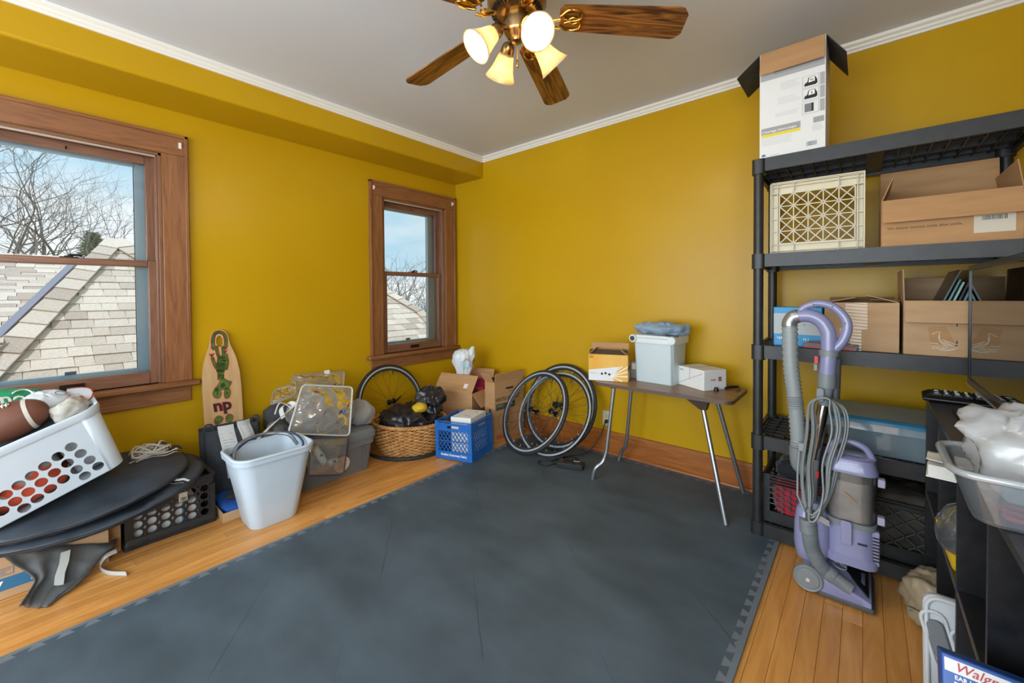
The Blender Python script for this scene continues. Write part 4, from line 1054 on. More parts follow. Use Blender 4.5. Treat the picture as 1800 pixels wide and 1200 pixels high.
# ------------------------------------------------------------------ bicycle wheels
TYRE = mat('tyre_rubber', '#232427', .6, bump=.2, bscale=120); RIMB = mat('rim_dark', '#34383d', .35, .3); RIMS = mat('rim_track', '#b9c0c8', .35, .35)
HUBM = mat('hub_black', '#17181a', .35, .5); SPK = mat('spoke_steel', '#3f3d3a', .4, .4)
def wheel(label, contact, phi, th, r=.335, z0=0, tyre=True, nsp=24, rear=False, trackcol=None, group='bicycle wheels', spin=0):
    phi, th = math.radians(phi), math.radians(th)
    h = Vector((math.cos(phi), math.sin(phi), 0)); pz = Vector((-math.sin(phi), math.cos(phi), 0)); u = Vector((0, 0, 1))*math.cos(th)+pz*math.sin(th)
    c = Vector((contact[0], contact[1], z0))+u*r
    t = thing('bicycle_wheel', label, 'bicycle wheel', group=group, mx=frame(c, h, u))
    R = r-.024 if tyre else r
    if tyre:
        MB().lathe([(r-.0125+.0125*math.cos(a), .0128*math.sin(a)) for a in [2*PI*k/14 for k in range(14)]], 72, closed=True).build('tyre', TYRE, t, smooth=60)
    MB().lathe([(R+.002, -.010), (R+.002, .010), (R-.006, .0105), (R-.018, .0085), (R-.028, .002), (R-.028, -.002), (R-.018, -.0085), (R-.006, -.0105)], 72, closed=True).build('rim', RIMB, t, smooth=30)
    tk = MB()
    for s in (-1, 1): tk.lathe([(R+.0015, s*.0108), (R-.0105, s*.0112), (R-.0105, s*.0098), (R+.0015, s*.0095)], 72, closed=True)
    tk.build('brake_track', RIMS, t, smooth=30)
    w = .036; hb = MB(); hb.lathe([(.0, -w-.022), (.005, -w-.022), (.008, -w-.010), (.022, -w-.004), (.023, -w), (.012, -w+.006), (.010, 0), (.012, w-.006), (.023, w), (.022, w+.004), (.008, w+.010), (.005, w+.022), (0, w+.022)], 20)
    if rear: hb.lathe([(.012, w+.002), (.026, w+.004), (.026, w+.008), (.020, w+.012), (.020, w+.03), (.010, w+.032)], 20)
    hb.build('hub', HUBM, t, smooth=40)
    lv = MB(); lv.tube(smooth_path([(0, 0, w+.022), (.012, .0, w+.03), (.05, .018, w+.026), (.062, .028, w+.020)], 4), [.005]*13, 6); lv.build('quick_release', HUBM, t, smooth=60)
    cache = {}
    for k in range(nsp):
        s = 1 if k % 2 else -1; a = 2*PI*k/nsp+spin; a2 = a+(.55 if (k//2) % 2 else -.55)*(1 if not tyre or nsp > 20 else .2)
        p0 = Vector((.021*math.cos(a2), .021*math.sin(a2), s*w)); p1 = Vector(((R-.024)*math.cos(a), (R-.024)*math.sin(a), 0))
        o = MB().tube([p0, p1], .0011, 4).build('spoke', SPK, t)
    nip = MB()
    for k in range(nsp):
        a = 2*PI*k/nsp+spin; nip.tube([((R-.043)*math.cos(a), (R-.043)*math.sin(a), 0), ((R-.026)*math.cos(a), (R-.026)*math.sin(a), 0)], .002, 5)
    nip.build('spoke_nipples', RIMS, t)
    MB().tube([((R-.06)*math.cos(1.3), (R-.06)*math.sin(1.3), 0), ((R-.02)*math.cos(1.3), (R-.02)*math.sin(1.3), 0)], .003, 6).build('valve_stem', HUBM, t)
    return t
wheel('bicycle wheel with tyre in front of the two others, beside the blanket carton', (1.19, -.478), -12, 30, z0=MT, nsp=20)
wheel('bare silver-rimmed bicycle wheel without tyre between two others', (1.35, -.40), -3, 30, r=.32, z0=MT+.005, spin=.14, tyre=False, nsp=24)
wheel('bicycle wheel leaning on the yellow wall behind two others near the outlet', (1.34, -.262), -3, 20.3, z0=MT, nsp=28, rear=True)
wheel('bicycle wheel leaning below the narrow window behind the wicker basket', (.228, -.86), 90, 18, r=.317, z0=0, nsp=18)
tag(MB().lathe([(.323+.0125*math.cos(a), .0135+.013*math.sin(a)) for a in [2*PI*k/12 for k in range(12)]], 72, T(.396, -.872, 0), closed=True).build('bicycle_tyre', TYRE, None, smooth=60), 'loose black bicycle tyre lying flat on the floor around the wicker basket', 'bicycle tyre')

# ------------------------------------------------------------------ outlet and power strip
def power():
    IV = mat('ivory_plate', '#cfc6a8', .4); SL = mat('outlet_slot', '#3a3226', .6); CB = mat('cable_black', '#1b1c1e', .5)
    t = thing('outlet', 'cream duplex wall outlet above the baseboard under the table', 'outlet', (1.684, 0, .257))
    MB().prism(rrect(.072, .116, .006), 0, .005, frame((0, 0, 0), (1, 0, 0), (0, 0, 1))).build('cover_plate', IV, t, bevel=.002)
    for s in (-1, 1):
        MB().prism(rrect(.034, .028, .010), .004, .0075, frame((0, 0, s*.0195), (1, 0, 0), (0, 0, 1))).build('socket', IV, t)
        if s > 0: MB().box(-.008, -.006, -.0082, -.007, .020, .028).box(.006, .008, -.0082, -.007, .020, .028).box(-.002, .002, -.0082, -.007, .011, .015).build('slot', SL, t)
    # strip, plug and cord are one thing
    c = Vector((1.63, -.435, MT)); a = math.radians(20)
    t = thing('power_strip', 'black power strip on the mat with its cord running to the outlet', 'power strip', c, a); inv = Matrix.Translation(c) @ RZ(a); inv = inv.inverted()
    MB().prism(rrect(.185, .075, .008), 0, .034).build('housing', CB, t, bevel=.004)
    for k in range(3): MB().prism(rrect(.042, .034, .004), .034, .0365, T(-.056+.056*k, -.012, 0)).build('socket', mat('strip_socket', '#2f3134', .5), t)
    MB().box(-.07, -.058, .020, .030, .034, .038).build('switch', mat('red_switch', '#b52020', .4), t); lines('print', WINK, t, T(.02, .022, .0342), 0, .045, 0, .006, 2, .002)
    p = [Vector((0, 0, 0)), Vector((0, 0, 0)), Vector((1.66, -.075, .13)), Vector((1.62, -.14, .045))]+[Vector((x, y, MT+.004+dz)) for x, y, dz in ((1.58, -.20, 0), (1.53, -.27, 0), (1.505, -.35, 0), (1.47, -.435, 0), (1.41, -.485, 0), (1.435, -.53, 0), (1.50, -.525, 0), (1.525, -.43, 0), (1.515, -.34, .009), (1.555, -.285, 0), (1.61, -.30, 0), (1.58, -.345, 0), (1.51, -.385, .009), (1.49, -.45, .009), (1.51, -.475, .009), (1.545, -.464, .013))]
    p[0] = Vector((1.684, -.012, .2375)); p[1] = Vector((1.684, -.035, .233))
    MB().tube([inv @ q for q in smooth_path(p, 8)], .0038, 7).build('power_cord', CB, t, smooth=60)
    MB().loft([[inv @ Vector(v) for v in ((1.672, -.0085, .2255), (1.696, -.0085, .2255), (1.696, -.0085, .2495), (1.672, -.0085, .2495))], [inv @ Vector(v) for v in ((1.677, -.036, .227), (1.691, -.036, .227), (1.691, -.036, .241), (1.677, -.036, .241))]]).build('plug', CB, t, bevel=.002)
power()

# ------------------------------------------------------------------ cartons and white bag in the corner
def corner_boxes():
    # upright box for a blanket
    w, d, h = .345, .118, .485
    o, fl = carton('blanket_carton', 'tall narrow brown carton lettered HEATED BLANKET standing by the wheels', w, d, h, (.845, -.225, 0.0), math.radians(86), CARD, [('F', 6, .07), ('L', 35, .09), ('B', -60, .07)])
    f = fplane(w, d, h, 'F'); l = fplane(w, d, h, 'L')
    GN = mat('green_ink', '#3f4a37', .7)
    text('HEATED BLANKET', .043, mat('dark_green_ink', '#2f3327', .7), o, f @ T(.012, .325, .0008), bold=.012, sx=.80)
    decal('green_panel', GN, o, f, .016, .235, .255, .305); text('FLEECE', .022, CARD2, o, f @ T(.025, .280, .0012), bold=.01); lines('fine_print', CARD2, o, f, .025, .12, .262, .272, 2)
    decal('red_panel', mat('red_print', '#c05a48', .7), o, f, .02, .14, .018, .05); decal('hand_hole', mat('hole_dark', '#2a1d12', .9), o, f, .13, .215, .405, .428, .0006); MB().box(.135, .21, .399, .413, .001, .012, f).build('hand_flap', CARD, o)
    decal('green_badge', GN, o, l, .05, .078, .22, .265); lines('fine_print', CARD2, o, l, .055, .074, .228, .258, 4, .003, 0)
    mb = MB(); mb.tube([(.10+.06*math.cos(a), .16+.07*math.sin(a), .0006) for a in [2*PI*k/30 for k in range(31)]], .0008, 4, mx=f); mb.build('round_drawing', mat('brown_ink', '#5e4632', .8), o)
    # open carton in the corner
    w, d, h = .40, .34, .375
    o, fl = carton('open_carton', 'open brown carton in the room corner with wide flaps folded out', w, d, h, (.455, -.33, 0), math.radians(12), CARD, [('F', -38, .165), ('R', 140, .14), ('B', 12, .15), ('L', 150, .12)])
    c, s = math.cos(math.radians(12)), math.sin(math.radians(12))
    g = frame((0, -d/2+.002, h), (1, 0, 0), (0, .616, .788))
    decal('white_label', WHITE_P, o, g, .095, .132, .04, .08, .006); 
    MB().box(-.15, .15, -.006, .006, -.004, -.003, g).build('tape_edge', TAPE, o)
    PK = mat('pink_card', '#c0264a', .5)
    b, _ = carton('pink_box', 'magenta box standing among things in the open corner carton', .10, .05, .465, (.580, -.271, .005), math.radians(20), PK, closed=True); MB().box(-.05, .05, -.026, -.0252, .39, .465).build('print_band', mat('dark_pink', '#7a1a34', .5), b)
    b, _ = carton('pink_box', 'magenta box at the back of the open corner carton', .14, .05, .40, (.40, -.235, .005), math.radians(10), PK, closed=True); MB().box(-.07, .07, -.026, -.0252, .36, .40).build('print_band', mat('dark_pink', '#7a1a34', .5), b)
    tag(heap('dark_wool', mat('dark_wool', '#241d1c', .95, col2='#3a2a28', scale=30), None, (.590, -.383, .205), (.050, .055, .20), 36, .010, 22, 6, flat=.99, power=4), 'dark fuzzy clothing spilling at the open carton edge', 'clothing')
    # white plastic bag standing out of the carton
    BG = mat('white_bag_film', '#d8dde0', .35, col2='#cfd6da', scale=5, coat=.2)
    t = thing('plastic_bag', 'white plastic shopping bag with faint blue print standing in the open carton', 'bag', (.45, -.33, .33), math.radians(45))
    mb = MB(); n = 40
    prof = [(.0, -.322), (.05, -.318), (.05, -.1), (.035, .02), (.045, .08), (.038, .15), (.062, .22), (.078, .28), (.080, .33), (.060, .37), (.030, .385), (0, .39)]
    rings = []
    for rr, z in prof:
        rings.append([((rr*(1.15 if abs(math.cos(a)) > .5 else 1)+.022*(rr > .01)*fbm((math.cos(a)*2, math.sin(a)*2, z*9), 2, 3, 2))*math.cos(a)*1.05+.04*max(0, z-.2)*3*(0), (rr*.62+.018*(ridged((math.cos(a)*1.4, math.sin(a)*1.4, z*6), 2, 3, 4)-1)*(rr > .01))*math.sin(a), z) for a in [2*PI*k/n for k in range(n)]])
    mb.loft(rings, False, False); mb.build('bag_body', BG, t, smooth=70)
    hd = MB(); rings = []
    for i in range(8):
        z = .30+.11*i/7; rr = .026+.012*math.sin(i*.6)
        rings.append([(.055+.03*i/7+rr*math.cos(a)*(1+.2*fbm((math.cos(a), math.sin(a), z*9), 2, 2, 7)), rr*math.sin(a)*.8, z) for a in [2*PI*k/20 for k in range(20)]])
    hd.loft(rings, False, True).build('bag_handle', BG, t, smooth=70)
    MB().grid(lambda u, v: (-.02+.075*u, -.062-.004*math.sin(u*9), .235+.055*v), 6, 4).build('blue_print', mat('bag_blue_print', '#a9c8d6', .4), t, smooth=60)
    MB().grid(lambda u, v: (.005+.045*u, -.066-.004*math.sin(u*9), .285+.018*math.sin(u*3)+.008*v), 6, 2).build('red_print', mat('bag_red_print', '#b97a70', .5), t, smooth=60)
corner_boxes()

# ------------------------------------------------------------------ blue milk crate with white box
def blue_crate():
    BL = mat('blue_plastic', '#1f68b8', .42, col2='#1a5fae', scale=10)
    ang = math.atan2(-.822+.901, 1.065-.762)
    w = .313
    c = Vector((.762, -.901, 0))+Vector((math.cos(ang), math.sin(ang), 0))*w/2+Vector((-math.sin(ang), math.cos(ang), 0))*w/2
    t = milk_crate('milk_crate', 'blue dairy milk crate on the floor beside the wicker basket', BL, w, w, .272, (c.x, c.y, .0), ang, 'diamond')
    f = fplane(w, w, .272, 'F')
    text('Golden Guernsey Dairy', .023, WINK, t, f @ T(.158, .026, .0004), bold=.018, align='CENTER')
    o, _ = carton('white_box', 'flat white carton standing in the blue milk crate', .17, .23, .285, (c.x+.035, c.y+.015, .012), ang+.02, WHITE_P, closed=True)
    bpy.context.view_layer.update(); tl = T(.69, 0, 0) @ RY(-.036) @ T(-.69, 0, 0)
    for q in (t, o): q.matrix_world = tl @ q.matrix_world
    MB().box(-.065, -.02, -.112, -.108, .285, .2856).box(-.0, .05, -.06, -.055, .285, .2856).box(.03, .055, .05, .056, .285, .2856).build('lid_slots', mat('slot_dark', '#4a4845', .8), o)
    return c
blue_crate()

# ------------------------------------------------------------------ wicker basket with black jacket
def wicker():
    WK = mat('wicker_cane', '#cf9c5e', .6, col2='#a8733c', scale=26); c = (.468, -.922)
    t = thing('wicker_basket', 'oval woven wicker basket holding a black jacket on the floor', 'basket', (c[0], c[1], 0.001), math.radians(30))
    H = .235; n = 22
    def rad(z, a):
        k = z/H; e = .185+.070*k+.012*math.sin(PI*k)
        return e*(1.12*abs(math.cos(a))**2+abs(math.sin(a))**2*.98)**1
    stakes = MB()
    for i in range(n*2):
        a = 2*PI*i/(2*n); pts = [(rad(z, a)*math.cos(a), rad(z, a)*math.sin(a), z) for z in [H*k/8 for k in range(9)]]
        stakes.tube(pts, .0035, 5)
    tag(stakes.build('stakes', WK, t, smooth=60), kind='stuff')
    wv = MB(); rows = 17
    for r_ in range(rows):
        z = .006+(H-.02)*r_/rows; pts = []
        for k in range(n*6):
            a = 2*PI*k/(n*6); d = .0085*math.sin(a*n/1.0+(PI if r_ % 2 else 0)); q = rad(z, a)+d
            pts.append((q*math.cos(a), q*math.sin(a), z))
        wv.tube(pts, .0066, 6, closed=True)
    tag(wv.build('weave', WK, t, smooth=60), kind='stuff')
    rm = MB()
    for ph in (0, 2*PI/3, 4*PI/3):
        pts = []
        for k in range(160):
            a = 2*PI*k/160; q = rad(H, a)+.009*math.cos(a*22+ph); pts.append((q*math.cos(a), q*math.sin(a), H+.009*math.sin(a*22+ph)))
        rm.tube(pts, .0075, 6, closed=True)
    rm.build('braided_rim', WK, t, smooth=60)
    MB().lathe([(0, .0), (.18, 0), (.18, .008), (0, .008)], 32).build('base', WK, t)
    JK = mat('black_nylon', '#191a20', .32, col2='#23242b', scale=14, coat=.15)
    o = heap('black_jacket', JK, None, (c[0], c[1], H+.005), (.215, .205, .085), 80, .034, 9, 11, lump=.35, lsc=7, flat=.75, power=2.6)
    tag(o, 'shiny black quilted jacket heaped in the wicker basket', 'jacket')
    o = heap('jacket_hood', JK, None, (c[0]+.09, c[1]+.140, H+.128), (.125, .10, .095), 60, .030, 11, 14, lump=.3, lsc=8, flat=.8, power=2.4)
    tag(o, 'bunched black nylon hood piled at the back of the wicker basket', 'jacket')
    o = heap('yellow_cloth', mat('yellow_cloth', '#c9a61e', .85), None, PX(738, 716, 'x', .60), (.055, .050, .034), 30, .012, 16, 3, lump=.3, flat=.8)
    tag(o, 'mustard yellow cloth tucked in the black jacket', 'cloth')
wicker()

# ------------------------------------------------------------------ grey tote and the soft things on it
def grey_tote():
    GT = mat('tote_grey', '#6f7275', .45, col2='#686b6e', scale=8)
    x0, x1, y0, y1 = .14, .572, -1.83, -1.285; w, d = x1-x0, y1-y0
    t = thing('storage_tote', 'grey plastic storage tote with ribbed front and lid on the floor', 'storage bin', ((x0+x1)/2, (y0+y1)/2, 0.001))
    h = .232
    MB().loft([ring3(rrect(w-.05, d-.05, .03), 0), ring3(rrect(w, d, .035), h)]).build('body', GT, t, smooth=40)
    for grp in (-.115, .165):
        rb = MB()
        for k in range(4):
            y = grp+k*.016
            rb.add([(w/2-.024, y, .012), (w/2-.024, y+.008, .012), (w/2+.004, y+.008, h-.055), (w/2+.004, y, h-.055), (w/2-.030, y, .012), (w/2-.030, y+.008, .012), (w/2-.010, y+.008, h-.055), (w/2-.010, y, h-.055)], [(0, 1, 2, 3), (0, 3, 7, 4), (1, 5, 6, 2), (4, 7, 6, 5), (0, 4, 5, 1), (3, 2, 6, 7)])
        rb.build('rib_panel', GT, t)
    MB().loft([ring3(rrect(w+.012, d+.012, .035), h-.050), ring3(rrect(w+.018, d+.018, .035), h-.004), ring3(rrect(w+.004, d+.004, .03), h-.004), ring3(rrect(w+.0, d+.0, .03), h-.050)], closed=True).build('rim_band', GT, t, smooth=35)
    MB().loft([ring3(rrect(w+.034, d+.034, .04), h-.004), ring3(rrect(w+.034, d+.034, .04), h+.030), ring3(rrect(w+.01, d+.01, .04), h+.052), ring3(rrect(w-.05, d-.05, .04), h+.058)]).build('lid', GT, t, smooth=30)
    # oval sticker on the front
    f = frame((w/2+.006, 0, .0), (0, 1, 0), (-.0, 0, 1)); cx_, cz_ = .000, .115
    f = frame((w/2-.004, .035, .098), (0, 1, 0), (.10, 0, 1))
    el = [(.052*math.cos(a), .052*math.sin(a)) for a in [2*PI*k/32 for k in range(32)]]
    MB().prism(el, .004, .006, f).build('round_sticker', WHITE_P, t)
    text('77 QT', .018, GREYINK, t, f @ T(-.028, -.005, .0065)); lines('fine_print', GREYINK, t, f @ T(0, 0, .006), -.035, .02, -.03, -.012, 3, .003); text('USA', .012, mat('red_ink', '#a04038', .6), t, f @ T(.012, .018, .0065)); lines('fine_print', GREYINK, t, f @ T(0, 0, .006), -.03, .0, .012, .03, 3, .003)
    zl = h+.054
    # pillow
    PG = mat('taupe_plush', '#857f79', .95, col2='#77716b', scale=14, sheen=.5)
    o = heap('plush_pillow', PG, None, (.36, -1.560, zl+.115), (.165, .205, .125), 64, .012, 7, 4, lump=.25, lsc=5, flat=.85, power=2.5); tag(o, 'plump taupe plush pillow lying on the grey tote lid', 'pillow')
    o = heap('taupe_blanket', PG, None, (.41, -1.300, zl+.072), (.12, .078, .078), 56, .024, 8, 9, lump=.3, lsc=7, flat=.9, power=2.4); tag(o, 'crumpled taupe blanket end hanging beside the plush pillow', 'blanket')
    # dark cushion behind at the wall
    o = heap('charcoal_cushion', mat('charcoal_fabric', '#4c4d50', .95, col2='#404144', scale=20), None, (.10, -1.71, zl+.08), (.06, .11, .09), 36, .010, 9, 3, flat=.95, power=3.5); tag(o, 'square charcoal cushion standing on the tote against the wall', 'cushion')
    # clear plastic covers with piped edges
    FILM = glassmat('clear_vinyl', (.93, .95, .96), .12, haze=.15, hazecol=(.85, .87, .89), grough=.10)
    PIPE = mat('vinyl_piping', '#8d8f94', .35); PIPEW = mat('white_piping', '#c9c9c4', .4)
    def vinyl(label, corners, bulge, seed, pm, back=.35, ex=1.0, wr=.018, r=.0038):
        A, B, C_, D_ = (Vector(c) for c in corners); ctr = (A+B+C_+D_)/4
        t = thing('vinyl_pouch', label, 'pouch', ctr); nrm = (B-A).cross(D_-A).normalized()
        def fn(u, v):
            p = (A*(1-u)+B*u)*(1-v)+(D_*(1-u)+C_*u)*v
            k = max(0, math.sin(PI*u)*math.sin(PI*v))**ex
            return p-ctr+nrm*(bulge*k+wr*(ridged(p, 11, 3, seed)-1)*min(1, 6*k))
        MB().grid(fn, 36, 36).build('vinyl_sheet', FILM, t, smooth=75)
        def fn2(u, v):
            p = (A*(1-u)+B*u)*(1-v)+(D_*(1-u)+C_*u)*v; k = max(0, math.sin(PI*u)*math.sin(PI*v))**ex
            return p-ctr-nrm*(bulge*back*k+wr*.6*(ridged(p, 9, 3, seed+3)-1)*min(1, 6*k))
        MB().grid(fn2, 30, 30).build('vinyl_sheet', FILM, t, smooth=75)
        loop = []
        cs = [A-ctr, B-ctr, C_-ctr, D_-ctr]
        for i in range(4):
            p, q, s_ = cs[i-1], cs[i], cs[(i+1) % 4]
            for k in range(5):
                a = k/4; loop.append((q+(p-q).normalized()*.03*(1-a)**2+(s_-q).normalized()*.03*a**2))
        MB().tube(loop, r, 6, closed=True).build('piping', pm, t, smooth=60)
        return t
    t = vinyl('clear vinyl pouch with white piped edge propped over the plush pillow', (PX(506, 762, 'x', .605), PX(614, 766, 'x', .605), PX(620, 680, 'x', .475), PX(532, 676, 'x', .475)), .03, 3, PIPEW, back=-.35, wr=.012, r=.0055)
    t = vinyl('clear vinyl pouch with grey piped edge crumpled against the yellow wall', (PX(508, 700, 'x', .165), PX(602, 700, 'x', .165), PX(606, 652, 'x', .09), PX(514, 660, 'x', .10)), .02, 7, PIPE, back=.1, wr=.012)
    MB().box(-.02, .02, -.02, .02, 0, .001, frame(PX(575, 655, 'x', .10)-t.location, (0, 1, 0), (-.3, 0, 1))).build('care_tag', WHITE_P, t)
    vinyl('flat clear vinyl cover with dark piping sticking out past the pouches', (PX(475, 712, 'x', .36), PX(520, 694, 'x', .36), PX(520, 670, 'x', .26), PX(482, 686, 'x', .26)), .02, 9, PIPE)
    # clear bag hanging over the front of the tote with slippers inside
    t = vinyl('clear vinyl bag with dark edge hanging over the tote front', (PX(541, 836, 'x', .655), PX(604, 834, 'x', .655), PX(612, 768, 'x', .630), PX(533, 772, 'x', .630)), .045, 12, mat('dark_piping', '#33405a', .4), back=.75, ex=.45, wr=.004)
    SLP = mat('slipper_canvas', '#cfc7bd', .8)
    for lab, pts, rs in (('white canvas slipper with grey heel hanging over the tote edge', [PX(553, 787, 'x', .640), PX(562, 800, 'x', .645), PX(570, 812, 'x', .65)], [.018, .025, .020]), ('white canvas slipper lying sideways above the round sticker', [PX(577, 814, 'x', .650), PX(585, 811, 'x', .65), PX(593, 807, 'x', .648)], [.016, .023, .018])):
        c0 = pts[1]; t = thing('slipper', lab, 'slipper', c0)
        MB().tube([p-c0 for p in smooth_path(pts, 5)], [rs[0]+(rs[1]-rs[0])*min(1, k/5) if k < 6 else rs[1]+(rs[2]-rs[1])*(k-5)/5 for k in range(11)], 14).build('upper', SLP, t, smooth=70)
        MB().tube([p-c0+Vector((.006, 0, -.008)) for p in pts], [r_*.7 for r_ in rs], 10).build('sole', mat('slipper_sole', '#a8a29a', .8), t, smooth=70)
        MB().cbox((.021, 0, .006), (.008, .016, .013)).build('logo_patch', mat('navy_patch', '#3a4660', .7), t)
    # white folded strap bundle left of the pillow
    t = thing('webbing_strap', 'white webbing strap folded in loops beside the vinyl pouches', 'strap', PX(505, 735, 'x', .42)); c0 = t.location.copy()
    WS = mat('white_webbing', '#d5d3cc', .8)
    path = [PX(450, 775, 'x', .48), PX(480, 745, 'x', .44), PX(515, 715, 'x', .40), PX(508, 708, 'x', .36), PX(494, 718, 'x', .36), PX(498, 735, 'x', .38)]
    sp = smooth_path(path, 6); mb = MB(); rings = []
    for i, p in enumerate(sp):
        wd = Vector((.25, .45, .35)).normalized()*.022*(1.3 if i < 14 else .6); rings.append([p-c0-wd, p-c0+wd, p-c0+wd+Vector((.004, 0, .004)), p-c0-wd+Vector((.004, 0, .004))])
    mb.loft(rings).build('webbing', WS, t, smooth=50)
    MB().tube([p-c0 for p in smooth_path([PX(483, 728, 'x', .42), PX(492, 708, 'x', .40), PX(510, 716, 'x', .38), PX(515, 730, 'x', .40)], 6)], .004, 6).build('drawcord', WS, t, smooth=60)
    # grey towel end below the strap
    o = heap('grey_towel', mat('dark_grey_towel', '#5a5855', .95, col2='#4c4a48', scale=16), None, PX(487, 765, 'x', .42), (.10, .07, .07), 40, .018, 9, 6, lump=.3, flat=.9); tag(o, 'dark grey towel bunched under the white webbing strap', 'towel')
grey_tote()

# ------------------------------------------------------------------ white wastebasket
def wastebasket():
    WB = mat('white_bin_plastic', '#bfccd8', .38, col2='#b9c7d3', scale=6)
    cx_, cy_ = .705, -2.0; h = .385
    t = thing('wastebasket', 'white plastic wastebasket with rolled rim standing before the tote', 'wastebasket', (cx_, cy_, 0.001))
    b = rrect(.215, .235, .055, 6); tp = rrect(.305, .375, .075, 6); tb = [(a*.975, c*.975) for a, c in tp]
    mb = MB(); rings = [ring3([(a*.96, c*.96) for a, c in b], 0), ring3(b, .012)]
    for k in range(1, 7): rings.append(ring3([(p[0]*(1-k/6)+q[0]*k/6, p[1]*(1-k/6)+q[1]*k/6) for p, q in zip(b, tp)], .012+(h-.012)*k/6))
    rings.append(ring3(tb, h)); rings += [ring3([((p[0]*(1-k/6)+q[0]*k/6)*.97, (p[1]*(1-k/6)+q[1]*k/6)*.97) for p, q in zip(b, tp)], .016+(h-.016)*k/6) for k in range(5, -1, -1)]
    mb.loft(rings); mb.build('bucket', WB, t, smooth=50)
    MB().tube([(p[0]*1.015, p[1]*1.012, h-.004) for p in tp], .009, 8, closed=True).build('rim', WB, t, smooth=60)
    MB().loft([ring3([(a*1.045, c*1.035) for a, c in tp], h-.030), ring3([(a*1.055, c*1.045) for a, c in tp], h-.004), ring3([(a*1.01, c*1.01) for a, c in tp], h-.002), ring3([(a*1.0, c*1.0) for a, c in tp], h-.030)], closed=True).build('rim_skirt', WB, t, smooth=40)
    # loops of clear tubing in the bin
    CT = glassmat('clear_tubing', (.80, .86, .90), .08, haze=.3, hazecol=(.6, .65, .7))
    q = thing('coiled_tubing', 'coil of clear plastic with dark edging lying in the wastebasket', 'tubing', (cx_, cy_, h-.01))
    MB().tube(smooth_path([(-.10, -.15, -.02), (-.13, -.05, .03), (-.12, .08, .04), (-.05, .15, .03), (.05, .16, .0), (.08, .13, -.04)], 8), .006, 7).build('dark_edge', mat('dark_piping', '#33405a', .4), q, smooth=60)
    MB().tube(smooth_path([(-.02, -.16, -.05), (-.10, -.12, .02), (-.14, 0, .04), (-.08, .12, .03), (.02, .14, -.01)], 8), .010, 7).build('tube', CT, q, smooth=60)
wastebasket()

